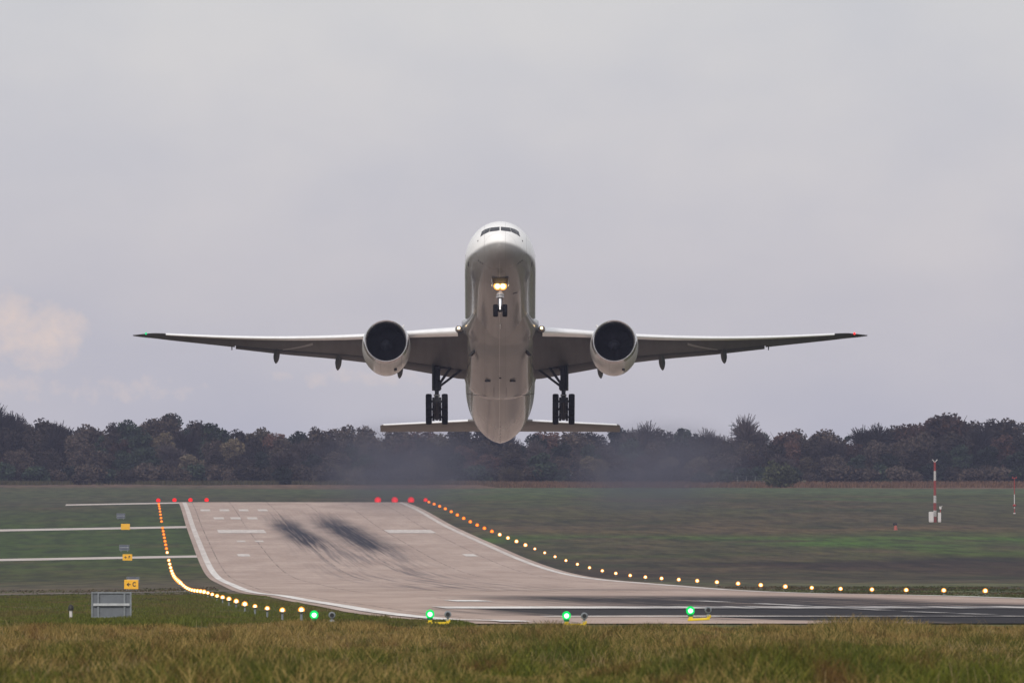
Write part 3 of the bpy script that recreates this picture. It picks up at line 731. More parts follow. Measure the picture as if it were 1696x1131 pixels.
m = MB(); m.add([(-.70, 4.1, -2.70), (.70, 4.1, -2.70), (.5, 5.9, -2.99), (-.5, 5.9, -2.99), (-.70, 4.1, -2.4), (.70, 4.1, -2.4), (.5, 5.9, -2.6), (-.5, 5.9, -2.6)], [(0, 1, 2, 3), (0, 4, 5, 1), (1, 5, 6, 2), (2, 6, 7, 3), (3, 7, 4, 0), (4, 5, 6, 7)])
m.build("wheel_well", M_DARK, ng, smooth=False)
for sx in (-1, 1):
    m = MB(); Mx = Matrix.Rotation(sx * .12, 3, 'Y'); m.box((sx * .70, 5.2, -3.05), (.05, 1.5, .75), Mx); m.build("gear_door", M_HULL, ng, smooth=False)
    L = Matrix.Translation((sx * .235, NS - .42, -3.12))
    m = MB(); m.lathe([(.22, .05), (.2, .22), (0, .34), (-.02, .35), (.03, .2)], L, 20); m.build("halo_housing", M_LANDG, ng)  # housing and added bezel glow amber, painting the halo of the landing light
    m = MB(); m.lathe([(.0, .235), (-.05, .17), (-.06, .01)], L, 20); m.build("landing_light", M_LAND, ng)
    m = MB(); m.lathe([(.0, .075), (-.02, .01)], Matrix.Translation((sx * .70, NS - .46, -3.02)) @ Matrix.Diagonal((.6, 1, 1.5, 1)), 12); m.build("turnoff_light", M_SMALL, ng)

# ------------------------------------------------------------------ airfield lights
ORD = ["", "first", "second", "third", "fourth", "fifth", "sixth", "seventh", "eighth", "ninth", "tenth", "eleventh", "twelfth", "thirteenth", "fourteenth", "fifteenth", "sixteenth", "seventeenth", "eighteenth", "nineteenth", "twentieth"]
def make_light(mat, r=.15, h=.34):
    root = empty("edge_light")
    m = MB(); m.tube((0, 0, 0), (0, 0, .03), .14, n=12); m.tube((0, 0, .03), (0, 0, h - r * .7), .035, n=8); m.tube((0, 0, h - r * .95), (0, 0, h - r * .55), .10, .12, 12); m.build("stem", M_GALV, root)
    gm = {M_WARM.name: M_WARMG, M_AMBER.name: M_AMBERG, M_RED.name: M_REDG}[mat.name]; r *= 1.22
    m = MB(); m.lathe([(-r * .75, r * .7), (-r * .3, r), (r * .3, r * .95), (r * .75, r * .6), (r * .95, .01)], Matrix.Translation((0, 0, h)) @ Matrix.Rotation(R(90), 4, 'X'), 16, True); m.build("lamp_head", gm, root)
    q = r * .60
    m = MB(); m.lathe([(0, q), (-q * .5, q * .8), (-q * .7, .005)], Matrix.Translation((0, -r * .78, h)), 14); m.build("lamp_lens", mat, root)
    return root
def scaled(mat, r, h): return make_light(mat, r, h)
protos = {}
def place_light(X, Y, mat, r, label, group, h=.34):
    key = (mat.name, r, h)
    if key not in protos: protos[key] = o = make_light(mat, r, h)
    else: o = copy_tree(protos[key])
    o.location = (X, Y, float(gz(X, Y)) + .0)
    return tag(o, label, "runway light", group)
XL, XR = 4.48, 58.16
k = 0
for i in range(50):
    Y = 462 + i * 60
    if Y > 3400: break
    far = Y > 2500
    if 2380 < Y < 2440 or 2880 < Y < 2930: continue
    k += 1
    if k <= 14: lab = f"glowing white edge light in the left row, {ORD[k]} back from the green lights"
    elif not far: lab = "small glowing white light in the dense middle stretch of the left edge row"
    else: lab = "small glowing orange light in the far stretch of the left edge row"
    r = .075 if Y < 700 else .105 if Y < 1100 else .14 if Y < 1700 else .20
    place_light(XL, Y, M_AMBER if far else M_WARM, r, lab, "runway edge lights along the left side")
for i in range(38):
    Y = 1168 + i * 60
    if Y > 3410: break
    far = Y > 2745
    kk = i + 1
    if kk <= 20: lab = f"glowing white edge light in the right row, {ORD[kk]} counted from the picture's right edge"
    elif not far: lab = "small glowing white light in the middle stretch of the right edge row"
    else: lab = "small glowing orange light in the far climbing stretch of the right edge row"
    r = .15 if Y < 1500 else .18 if Y < 2500 else .26
    place_light(XR, Y, M_AMBER if far else M_WARM, r, lab, "runway edge lights along the right side")
# two more of the right row stand nearer than the frame's right border
for j, (X, lab) in enumerate(((4.5, "red end light left of three others, outermost at the far left corner"), (7.75, "large red end light second from left at the far left corner"), (10.95, "red end light third from left at the far left corner"), (14.2, "red end light fourth from left at the far left corner"),
                (48.6, "blurred red end light leftmost of the three below the tailplane"), (52.0, "tall blurred red end light in the middle of three below the tailplane"), (55.25, "blurred red end light rightmost of the three below the tailplane"), (58.2, "red light at the head of the right row of orange edge lights"))):
    place_light(X, 3428, M_RED, .55 if j > 3 and j < 7 else .36, lab, "red runway end lights", .5)
# green threshold lights
def threshold(X, Y, dz, label, bar=True):
    root = empty("threshold_light", (X, Y, float(gz(X, Y)) + dz))
    if bar:
        m = MB(); m.bbox((.20, 0, .03), (.56, .14, .06), .012); m.bbox((0, 0, .08), (.10, .12, .07), .012); m.bbox((.46, 0, .09), (.10, .12, .08), .012); m.build("base_bar", M_YEL, root, smooth=False)
    else:
        m = MB(); m.tube((0, 0, -.05), (0, 0, .12), .03, n=8); m.tube((.42, 0, -.05), (.42, 0, .12), .03, n=8); m.build("stem", M_GALV, root)
    m = MB(); m.tube((0, 0, .11), (0, 0, .17), .06, .08, 12); m.build("lamp_collar", plain("green_collar", (.02, .25, .09), .4), root)
    m = MB(); m.lathe([(-.09, .07), (-.04, .105), (.05, .105), (.10, .06), (.115, .01)], Matrix.Translation((0, 0, .26)) @ Matrix.Rotation(R(90), 4, 'X'), 18, True); m.build("lamp_glass", M_GREEN, root)
    m = MB(); m.lathe([(0, .060), (-.03, .05), (-.045, .005)], Matrix.Translation((0, -.09, .26)), 16); m.build("lamp_lens", M_GREENC, root)
    x0 = .45
    m = MB(); m.tube((x0, 0, .10), (x0, 0, .14), .07, .05, 12); m.tube((x0, 0, .13), (x0, 0, .2), .03, n=8)
    m.lathe([(-.07, .02), (-.065, .075), (-.03, .088), (.03, .088), (.09, .05), (.1, .01)], Matrix.Translation((x0, 0, .255)), 18, True); m.build("approach_lamp", M_GALV, root)
    m = MB(); m.lathe([(-.012, .012), (-.012, .05), (.0, .055)], Matrix.Translation((x0, -.066, .255)), 16, True); m.build("approach_lens", M_DARK, root)
    return tag(root, label, "threshold light", "green threshold lights at the near end")
threshold(4.49, 430, .0, "green light standing in grass at the end of the left row of white lights", False)
threshold(7.41, 430, .02, "bright green light on yellow bar, first one standing on the pale concrete")
threshold(10.85, 430, -.02, "bright green light on a yellow bar half sunk in grass, between two others")
threshold(14.02, 431, .10, "tilted green light on raised yellow bar in front of dark asphalt", True).rotation_euler = (0, R(-3), 0)

# ------------------------------------------------------------------ signs, posts, masts
def text_mesh(body, size, mat, parent, loc, name="lettering"):
    cu = bpy.data.curves.new(name, 'FONT'); cu.body = body; cu.size = size; cu.extrude = .006; cu.align_x = 'CENTER'; cu.align_y = 'CENTER'; cu.offset = .022
    t = bpy.data.objects.new(name, cu); COL.objects.link(t)
    dg = bpy.context.evaluated_depsgraph_get(); me = bpy.data.meshes.new_from_object(t.evaluated_get(dg))
    bpy.data.objects.remove(t); me.materials.clear(); me.materials.append(mat)
    o = bpy.data.objects.new(name, me); COL.objects.link(o); o.parent = parent; o.location = loc; o.rotation_euler = (R(90), 0, 0); return o
def taxi_sign(X, Y, w, h, z0, letter, label):
    root = empty("taxiway_sign", (X, Y, float(gz(X, Y))))
    m = MB(); m.bbox((0, 0, z0 + h / 2), (w, .16, h), .02); m.build("sign_board", M_SIGNY, root, smooth=False)
    for sx in (-1, 1): m = MB(); m.tube((sx * w * .35, .02, -.1), (sx * w * .35, .02, z0), .035, n=8); m.build("leg", M_GALV, root)
    if letter:
        text_mesh(letter, h * .66, M_SIGNB, root, (w * .20, -.088, z0 + h * .5)).scale = (.74, 1, 1)
        m = MB(); zc = z0 + h * .5; xl = -w * .30; L = w * .24; t = h * .045
        m.box((xl + L * .5 + .02, -.088, zc), (L, .012, t * 2))
        for sg in (1, -1): m.box((xl + h * .10, -.088, zc + sg * h * .085), (h * .28, .012, t * 1.9), Matrix.Rotation(-sg * R(42), 3, 'Y'))
        m.build("arrow", M_SIGNB, root, smooth=False)
    return tag(root, label, "sign", "yellow taxiway signs")
taxi_sign(-.42, 1567, 1.30, .86, .18, "C", "yellow sign with black arrow and letter C in the left grass")
taxi_sign(-1.16, 2352, 1.32, .86, .15, "B", "blurred yellow sign in front of the nearer pale taxiway strip")
taxi_sign(-1.75, 2862, 1.5, 1.0, .15, None, "blurred yellow sign in front of the middle taxiway strip, farthest of three")
def back_sign(X, Y, w, h, z0, mat, label):
    root = empty("sign_back", (X, Y, float(gz(X, Y))))
    m = MB(); m.bbox((0, 0, z0 + h / 2), (w, .10, h), .015); m.build("board", mat, root, smooth=False)
    m = MB()
    for sx in (-1, 1): m.box((sx * (w / 2), -.03, z0 + h / 2), (.05, .14, h + .03))
    for sx in (-1, 1): m.box((sx * w * .34, -.08, (z0 + h) / 2 - .02), (.055, .06, z0 + h))
    m.box((0, -.07, z0 + h * .98), (w, .05, .05)); m.box((0, -.07, z0 + h * .02), (w, .05, .05))
    m.build("frame", M_GALV, root, smooth=False)
    m = MB(); m.box((0, -.125, z0 + h * .52), (w * .94, .04, .075)); m.build("cross_rail", M_GALVL, root, smooth=False)
    for sx in (-1, 1): m = MB(); m.tube((sx * w * .34, -.03, -.1), (sx * w * .34, -.03, z0 + .05), .04, n=8); m.build("leg", M_GALVL, root)
    return tag(root, label, "sign")
back_sign(-.76, 530, 1.20, .80, .10, plain("sign_back_steel", (.115, .13, .15), .5, .12, 3), "back of a grey steel sign with crossbar on the near left grass")
back_sign(-.28, 1625, 1.15, .55, .65, M_BLUEG, "back of a small grey sign just behind the yellow letter C sign")
back_sign(-1.7, 2500, 1.4, .8, .2, M_BLUEG, "faint blue grey sign back on grass between the two crossing strips")
back_sign(-2.7, 3060, 1.5, .9, .2, M_BLUEG, "faint blue grey sign back on grass beyond the middle strip")
root = empty("marker_post", (-1.85, 486, float(gz(-1.85, 486))))
m = MB(); m.tube((0, 0, -.05), (0, 0, .36), .045, n=12); m.build("post", M_MASTW, root)
m = MB(); m.lathe([(-.0, .075), (.06, .08), (.13, .065), (.17, .02)], Matrix.Translation((0, 0, .33)) @ Matrix.Rotation(R(90), 4, 'X'), 14, True); m.build("cap", M_SIGNB, root)
tag(root, "short white post with a black cap left of the grey sign back", "post")
# striped glide path mast with cabinets
MY = 2990.; MX = (1549 - 225) * MY / 28267.
root = empty("antenna_mast", (MX, MY, float(gz(MX, MY))))
zs = [0, 1.0, 2.1, 3.4, 4.7, 6.0, 7.3, 9.0, 10.6]
for k in range(8):
    m = MB(); r = .24 - .012 * k
    for a in range(3):
        t = 2 * math.pi * a / 3 + .4; m.tube((r * math.cos(t), r * math.sin(t), zs[k]), (r * .97 * math.cos(t), r * .97 * math.sin(t), zs[k + 1]), .055, n=6)
        t2 = t + 2 * math.pi / 3
        for q in range(3):
            za = zs[k] + (zs[k + 1] - zs[k]) * q / 3; zb_ = zs[k] + (zs[k + 1] - zs[k]) * (q + 1) / 3
            m.tube((r * math.cos(t), r * math.sin(t), za), (r * math.cos(t2), r * math.sin(t2), zb_), .035, n=5)
    m.build("mast_section", M_MASTW if k in (1, 3, 6) else M_MASTR, root)
m = MB(); m.tube((0, 0, 10.5), (-.45, 0, 11.0), .07, n=6); m.tube((0, 0, 10.5), (.45, 0, 11.0), .07, n=6); m.build("antenna_arm", M_MASTW, root)
tag(root, "red and white striped lattice mast with forked top on the right field", "mast")
for dx, dy, w, h, lab in ((-.65, -.3, .85, 1.75, "white equipment cabinet at left foot of the striped mast"), (.80, -.2, .55, 1.6, "slim white equipment cabinet at right foot of the striped mast")):
    rt = empty("equipment_cabinet", (MX + dx, MY + dy, float(gz(MX + dx, MY))))
    m = MB(); m.bbox((0, 0, .12 + h / 2), (w, .6, h), .03); m.build("cabinet_body", M_CAB, rt, smooth=False)
    m = MB(); m.box((0, 0, .06), (w * .9, .5, .12)); m.build("plinth", M_CONCP, rt, smooth=False)
    m = MB(); m.box((w * .25, -.31, .12 + h * .5), (.03, .03, .2)); m.box((0, -.303, .12 + h * .5), (w * .86, .012, h * .9)); m.build("door", M_MASTW, rt, smooth=False)
    tag(rt, lab, "cabinet", "cabinets at the mast")
rt = empty("monitor_pole", (MX + 1.0, MY + .6, float(gz(MX, MY))))
m = MB(); m.tube((0, 0, 0), (0, 0, 2.3), .07, n=8); m.build("pole", M_MASTR, rt)
m = MB(); m.box((0, 0, 2.55), (.35, .3, .5)); m.tube((0, 0, 2.6), (.35, 0, 2.9), .04, n=6); m.build("sensor_head", M_MASTW, rt)
tag(rt, "short red pole with pale head beside the striped mast", "pole")
WY = 3140.; WX = (1681 - 225) * WY / 28267.
rt = empty("wind_mast", (WX, WY, float(gz(WX, WY))))
for z0, z1, mt in ((.1, 1.0, M_MASTR), (1.0, 3.6, M_MASTW), (3.6, 6.7, M_MASTR)):
    m = MB(); m.tube((0, 0, z0), (0, 0, z1), .085, .075, 8); m.build("pole_section", mt, rt)
m = MB(); m.bbox((0, 0, 1.55), (.62, .5, .5), .15); m.build("control_box", M_MASTR, rt)
m = MB(); m.bbox((0, 0, .1), (.4, .4, .2), .03); m.build("plinth", M_MASTW, rt)
m = MB(); m.tube((-.35, 0, 6.6), (.35, 0, 6.6), .05, n=6); m.tube((-.35, 0, 6.5), (-.35, 0, 6.85), .08, n=6); m.tube((.35, 0, 6.5), (.35, 0, 6.85), .08, n=6); m.build("wind_sensor", M_MASTR, rt)
tag(rt, "thin red and white pole with a red box near the right picture edge", "mast")
BY = 2850.; BX = (1484 - 225) * BY / 28267.
rt = empty("marker_beacon", (BX, BY, float(gz(BX, BY))))
m = MB(); m.tube((0, 0, 0), (0, 0, .75), .34, .20, 12); m.build("beacon_body", plain("orange_red_paint", (.30, .062, .042), .5), rt)
m = MB(); m.bbox((-.1, 0, 1.0), (.7, .5, .45), .08); m.build("beacon_top", M_DARK, rt)
tag(rt, "small orange red marker with a dark top on the right field", "marker")
rt = empty("floodlight_mast", (0, 0, 0))
FY = 4440.; FX = (1212 - 225) * FY / 28267.; rt.location = (FX, FY, float(gz(FX, FY)))
m = MB(); m.tube((0, 0, 0), (0, 0, 14.6), .13, .09, 8); m.build("pole", M_GALV, rt)
m = MB(); m.box((.0, 0, 14.7), (1.7, .3, .22)); m.box((.7, 0, 14.85), (.5, .4, .3)); m.build("lamp_arm", M_GALV, rt, smooth=False)
tag(rt, "thin floodlight mast rising above the trees right of the plane", "lamp post")
# wire fence in front of the wood on the right
rt = empty("wire_fence", (0, 0, 0)); fy = 4215.
m = MB()
for k in range(7):
    X = 142 + k * 2.2; m = MB(); m.box((X, fy, float(gz(X, fy)) + 1.1), (.07, .07, 2.2)); m.build("post", M_GALV, rt, smooth=False)
m = MB()
for zz in (.3, .75, 1.2, 1.65, 2.1): m.box((142 + 6.6, fy - .05, float(gz(150, fy)) + zz), (13.4, .02, .02))
m.build("wire", M_GALV, rt, smooth=False)
tag(rt, "pale post and wire fence along the foot of the wood at right", "fence")

# ------------------------------------------------------------------ wood behind the airfield
def leaf_mat(name, c0, c1, c2):
    n = NT(name)
    at = n.node("ShaderNodeAttribute", attribute_name="tint").outputs['Fac']
    oi = n.node("ShaderNodeObjectInfo").outputs['Random']
    nz = n.noise((.35, .35, .35), 3)
    c = n.mix(n.step(n.math('ADD', n.math('MULTIPLY', nz, .7), n.math('MULTIPLY', at, .3)), .3, .7), c0, c1)
    c = n.mix(n.math('MULTIPLY', oi, .35), c, c2)
    v = n.step(n.math('FRACT', n.math('MULTIPLY', oi, 7.31)), 0, 1, .45, 1.55)
    cb = n.node('ShaderNodeCombineXYZ')
    for i_, f_ in enumerate((1, 1, 1)): n.put(cb.inputs[i_], v)
    c = n.mix(1., c, cb.outputs[0], 'MULTIPLY')
    return n.done(c, .9, Specular_IOR_Level=.15)
L_BROWN = leaf_mat("brown_foliage", (.018, .015, .014), (.070, .052, .040), (.042, .036, .032))
L_GREEN = leaf_mat("dark_green_foliage", (.006, .012, .010), (.030, .044, .024), (.016, .026, .022))
L_RUST = leaf_mat("rust_foliage", (.026, .016, .014), (.095, .050, .038), (.052, .036, .030))
L_TAN = leaf_mat("tan_foliage", (.03, .024, .016), (.11, .088, .055), (.06, .052, .042))
L_TWIG = leaf_mat("bare_twigs", (.022, .018, .019), (.055, .044, .044), (.035, .030, .032))
def tree_proto(name, H, Wd, mat, nblob, nleaf, leaf, base=.18, twig=False, cone=False, seed=0):
    """crown mesh + trunk mesh, about H metres tall and Wd wide"""
    g = np.random.default_rng(seed)
    root = empty(name)
    m = MB(); m.tube((0, 0, -.3), (0, 0, H * .45), H * .022, H * .014, 8); m.tube((0, 0, H * .45), (.1, 0, H * .8), H * .014, H * .005, 7)
    nb_ = 11 if twig else 7; tips = []
    for k in range(nb_):
        a = g.uniform(0, 2 * math.pi); z0 = H * g.uniform(.28, .6); rr = Wd * g.uniform(.25, .46); z1 = z0 + H * g.uniform(.15, .36)
        mid = Vector((math.cos(a) * rr * .45, math.sin(a) * rr * .45, (z0 * .6 + z1 * .4))); tip = Vector((math.cos(a) * rr, math.sin(a) * rr, z1))
        m.tube((0, 0, z0), mid, H * .009, H * .006, 6); m.tube(mid, tip, H * .006, H * .002, 5); tips.append((mid, tip))
    m.build("trunk", M_BARK, root)
    V = []
    cz, hz = H * (base + 1) / 2, H * (1 - base) / 2
    C = []
    for k in range(nblob):
        while True:
            p = g.uniform(-1, 1, 3)
            if cone:
                rr = (1 - p[2]) / 2 * .9 + .08
                if np.hypot(p[0], p[1]) < rr: break
            elif np.linalg.norm(p) < 1 and p[2] > -.9: break
        br = g.uniform(.20, .36) * (.5 if cone else 1)
        q = p * np.array([1 - br, 1 - br, 1 - br * .8]); C.append((q * np.array([Wd / 2, Wd / 2, hz]) + np.array([0, 0, cz]), br * Wd / 2 * 1.25))
    C.append((np.array([0, 0, cz]), Wd * .30)); C.append((np.array([0, 0, cz - hz * .5]), Wd * .30))
    wt = np.array([b[1] ** 2 for b in C]); wt /= wt.sum()
    idx = g.choice(len(C), nleaf, p=wt)
    cen = np.array([C[i][0] for i in idx]); rad = np.array([C[i][1] for i in idx])
    d = g.normal(size=(nleaf, 3)); d /= np.linalg.norm(d, axis=1)[:, None]
    pos = cen + d * (rad * g.uniform(.45, 1.12, nleaf))[:, None] * np.array([1, 1, .95])
    pos[:, 2] = np.maximum(pos[:, 2], .3)
    u = g.normal(size=(nleaf, 3)); u /= np.linalg.norm(u, axis=1)[:, None]
    if twig: u = d * .8 + np.array([0, 0, .5]) + u * .35; u /= np.linalg.norm(u, axis=1)[:, None]
    w = np.cross(u, g.normal(size=(nleaf, 3))); w /= np.linalg.norm(w, axis=1)[:, None]
    s = leaf * g.uniform(.55, 1.3, nleaf)
    a, b = (u * (s * 2.0)[:, None], w * (s * .13)[:, None]) if twig else (u * s[:, None] * .6, w * s[:, None] * .45)
    vv = np.stack([pos - a - b, pos + a - b * .6, pos + a + b * .6, pos - a + b], 1).reshape(-1, 3)
    q = np.arange(nleaf * 4).reshape(-1, 4)
    np_mesh("crown", vv, q, mat, root, attr=np.repeat(g.uniform(0, 1, nleaf), 4))
    return root
KINDS = [
    ("autumn_tree", "brown autumn tree in the dense wood behind the airfield", 12, 8.5, L_BROWN, 16, 5200, .40, .12, False, False),
    ("evergreen_tree", "dark green leafy tree in the dense wood behind the airfield", 12, 8, L_GREEN, 14, 5200, .40, .10, False, False),
    ("rusty_tree", "rust coloured autumn tree in the dense wood behind the airfield", 12, 8.5, L_RUST, 17, 5000, .40, .12, False, False),
    ("pale_tree", "pale tan autumn tree in the dense wood behind the airfield", 12, 8, L_TAN, 15, 5000, .40, .12, False, False),
    ("bare_tree", "leafless grey twiggy tree in the dense wood behind the airfield", 12, 8.5, L_TWIG, 16, 3200, .60, .22, True, False),
    ("conifer_tree", "dark pointed conifer in the dense wood behind the airfield", 12, 5.5, L_GREEN, 26, 3400, .42, .06, False, True),
    ("autumn_tree", "brown autumn tree in the dense wood behind the airfield", 12, 9.5, L_BROWN, 12, 5200, .40, .14, False, False),
    ("bare_tree", "leafless grey twiggy tree in the dense wood behind the airfield", 12, 7.5, L_TWIG, 11, 2800, .65, .25, True, False),
    ("bush", "bush", 4, 5.2, L_GREEN, 12, 2200, .38, -.15, False, False),
    ("bush", "bush", 4, 5.4, L_BROWN, 12, 2200, .38, -.15, False, False),
    ("bush", "bush", 4, 5.0, L_TAN, 11, 2000, .38, -.15, True, False),
    ("bush", "bush", 4, 5.4, leaf_mat("olive_bush_foliage", (.018, .026, .012), (.10, .11, .055), (.065, .072, .036)), 14, 3600, .26, -.15, False, False),
]
tprotos = [None] * len(KINDS)
def place_tree(kind, X, Y, h, wscale=1., label=None, rot=None):
    K = KINDS[kind]
    if tprotos[kind] is None:
        tprotos[kind] = o = tree_proto(K[0], K[2], K[3], K[4], K[5], K[6], K[7], K[8], K[9], K[10], seed=20 + kind)
    else: o = copy_tree(tprotos[kind])
    s = h / K[2]
    o.location = (X, Y, float(gz(X, Y))); o.scale = (s * wscale, s * wscale, s); o.rotation_euler = (0, 0, random.uniform(0, 6.28) if rot is None else rot)
    return tag(o, label or K[1], "tree", "trees of the wood behind the airfield")
# skyline heights read along the wood (lateral metres, tree height)
def skyline(X, Y):
    px = 225 + X * 28267 / Y
    ytop = np.interp(px, [-200, 0, 20, 60, 100, 130, 180, 215, 250, 275, 298, 330, 380, 450, 530, 600, 1000, 1060, 1100, 1130, 1190, 1240, 1290, 1360, 1420, 1480, 1500, 1540, 1580, 1620, 1660, 1696, 1900],
                     [676, 672, 680, 688, 692, 697, 690, 688, 688, 680, 683, 699, 701, 702, 701, 705, 705, 697, 701, 704, 710, 703, 707, 706, 704, 708, 694, 687, 679, 681, 690, 692, 696])
    return float((770 - ytop) * Y / 28267. + CZ - gz(X, Y))
random.seed(11)
def pick(row):
    if row == 0: return random.choices(range(8), [6, 4, 3.5, 2.5, 2, .6, 6, 1])[0]
    if row == 1: return random.choices(range(8), [5, 3, 3, 3, 3, .6, 5, 2])[0]
    return random.choices(range(8), [4, 5, 2, 2.5, 1, .3, 4, 1])[0]
for row, (Y0, step, f) in enumerate(((4415, 5.4, 1.0), (4365, 5.6, .80), (4320, 6.4, .55), (4470, 6.0, .72))):
    X = -88.
    while X < 280:
        Y = Y0 + random.uniform(-14, 14); h = skyline(X, Y) * f * random.uniform(.88, 1.03)
        place_tree(pick(row), X, Y, h, random.uniform(.85, 1.15) * (1.0 if row < 2 else 1.35))
        X += step * random.uniform(.75, 1.3)
# trees one can tell apart on the skyline and at the edge of the wood
def px2x(px, Y): return (px - 225) * Y / 28267.
place_tree(4, px2x(1240, 4385), 4385, 16.6, .95, "tall leafless tree standing above the skyline right of the plane")
place_tree(0, px2x(272, 4390), 4390, 18.2, 1.0, "tall round tree topping the skyline above the four red lights")
place_tree(2, px2x(1578, 4395), 4395, 18.8, 1.25, "broad reddish tree, highest on the skyline at right")
place_tree(2, px2x(1515, 4390), 4390, 16.4, 1.0, "smaller reddish tree on the skyline left of the broad reddish one")
place_tree(4, px2x(6, 4390), 4390, 19.4, .9, "bare tall tree at the far left end of the wood")
place_tree(5, px2x(1128, 4392), 4392, 15.6, 1.1, "dark conifer poking above the wood just right of the plane")
place_tree(1, px2x(316, 4385), 4385, 14.2, 1.0, "dark green tree right beside the tall round skyline tree")
def bush(kind, px, Y, h, ws, lab, name="bush"):
    o = place_tree(kind, px2x(px, Y), Y, h, ws, lab); o["category"] = "bush"; o["group"] = "bushes along the wood"; o.name = name
    return o
bush(11, 1293, 4040, 6.6, 1.05, "round dark bush standing alone in front of the wood at right")
bush(8, 1160, 4200, 3.4, 1.5, "low dark bush on the rusty bank left of the round bush")
bush(8, 1195, 4205, 3.0, 1.5, "low dark bush on the rusty bank next to the pale fence")
bush(9, 140, 4230, 3.8, 1.5, "low brown bush at the foot of the wood at far left")
bush(8, 470, 4235, 5.0, .9, "dark green bush at the foot of the wood left of the plane")
# scrub that closes the foot of the wood
random.seed(5)
for k in range(84):
    X = -86 + k * 4.4; Y = 4275 + random.uniform(-12, 12)
    o = place_tree(random.choice([8, 8, 9, 9, 9, 10]), X, Y, random.uniform(3.4, 6.2), random.uniform(.9, 1.3), "low scrubby bush at the foot of the wood"); o["category"] = "bush"; o["group"] = "scrub along the foot of the wood"; o.name = "scrub_bush"

# ------------------------------------------------------------------ grass
n = NT("tall_grass_blades")
at = n.node("ShaderNodeAttribute", attribute_name="tint").outputs['Fac']
patch = n.noise((.55, .06, 0), 5, .65); p2 = n.noise((1.1, .14, 0), 4, .65, (4, 9, 0)); p3 = n.noise((.9, .11, 0), 4, .6, (14, 3, 0)); x, y, z = n.xyz()
straw = n.mix(n.step(at, .2, .9), (.145, .092, .025), (.33, .23, .082))
green = n.mix(n.step(at, .1, .9), (.028, .040, .003), (.112, .122, .010))
rust = n.mix(at, (.058, .026, .007), (.125, .060, .020))
dry = n.math('ADD', n.step(x, 2, 10, .04, -.03), n.step(y, 215, 420, -.06, .10))
c = n.mix(n.step(n.math('ADD', n.math('ADD', n.math('MULTIPLY', patch, .72), n.math('MULTIPLY', at, .30)), dry), .47, .62), green, straw)
c = n.mix(n.step(p2, .50, .64, 0, .85), c, rust)
c = n.mix(n.step(p3, .52, .66, 0, .8), c, n.mix(at, (.022, .034, .003), (.070, .090, .008)))
M_TALL = n.done(c, .8, Specular_IOR_Level=.2)
def blades(name, P, Hh, wid, lean, mat, seed, segs=2):
    g = np.random.default_rng(seed); N = len(P)
    a = g.uniform(0, 2 * math.pi, N); dirv = np.stack([np.cos(a), np.sin(a), np.zeros(N)], 1)
    side = np.stack([-np.sin(a), np.cos(a), np.zeros(N)], 1)
    b = g.uniform(0, 2 * math.pi, N); ld = np.stack([np.cos(b), np.sin(b), np.zeros(N)], 1)
    L = (lean * g.uniform(.2, 1.0, N) * Hh)[:, None]; w = (wid * g.uniform(.7, 1.3, N))[:, None]; Hh = Hh[:, None]; up = np.array([[0, 0, 1.]])
    p0 = P - up * .03; p1 = P + up * Hh * .55 + ld * L * .30; p2 = P + up * Hh + ld * L
    v = np.stack([p0 - side * w, p0 + side * w, p1 - side * w * .8, p1 + side * w * .8, p2 - side * w * .35, p2 + side * w * .35], 1).reshape(-1, 3)
    i = np.arange(N)[:, None] * 6
    q = np.concatenate([i + np.array([[0, 1, 3, 2]]), i + np.array([[2, 3, 5, 4]])], 0)
    t = np.repeat(g.uniform(0, 1, N), 6)
    return np_mesh(name, v, q, mat, attr=t)
g = np.random.default_rng(3)
NB = 920000
yv = 172 + (424 - 172) * g.uniform(0, 1, NB) ** .95
half = 1696 / 28267 * .5
xc = yv * math.tan(R(1.2625)); xv = xc + (g.uniform(-1, 1, NB) * (half * 1.5 * yv + 1.0))
def fieldn(x, y, sx, sy, seed):
    gg = np.random.default_rng(seed); s = 0
    for k in range(9):
        f = gg.uniform(.5, 1.7); th = gg.uniform(0, 6.28); s = s + np.sin(x * sx * f * math.cos(th) + y * sy * f * math.sin(th) + gg.uniform(0, 6.28))
    return s / 3.
hh = .165 + .115 * fieldn(xv, yv, 1.0, .12, 1) + .06 * fieldn(xv, yv, 3.2, .35, 2)
hh = np.clip(hh, .05, .50) * g.uniform(.55, 1.25, NB)
hh *= np.where(yv > 405, np.clip(1 - (yv - 405) / 40, .5, 1), 1.)
P = np.stack([xv, yv, gz(xv, yv)], 1)
gr_ = blades("tall_grass", P, hh, .0048, .9, M_TALL, 4)
tag(gr_, "tall dry and green grass filling the foreground verge", "grass", kind="stuff")
# seed stalks
NS_ = 16000
yv = 180 + 240 * g.uniform(0, 1, NS_) ** .8; xc = yv * math.tan(R(1.2625)); xv = xc + g.uniform(-1, 1, NS_) * (half * 1.5 * yv + 1)
keep = fieldn(xv, yv, .8, .1, 5) + .4 * g.normal(size=NS_) > .1
xv, yv = xv[keep], yv[keep]
n = NT("dry_stalks"); at = n.node("ShaderNodeAttribute", attribute_name="tint").outputs['Fac']
M_STALK = n.done(n.mix(at, (.16, .11, .045), (.30, .22, .11)), .8)
tag(blades("grass_stalks", np.stack([xv, yv, gz(xv, yv)], 1), g.uniform(.14, .34, len(xv)), .0042, .8, M_STALK, 8), "thin straw coloured seed stalks above the foreground grass", "grass", kind="stuff")
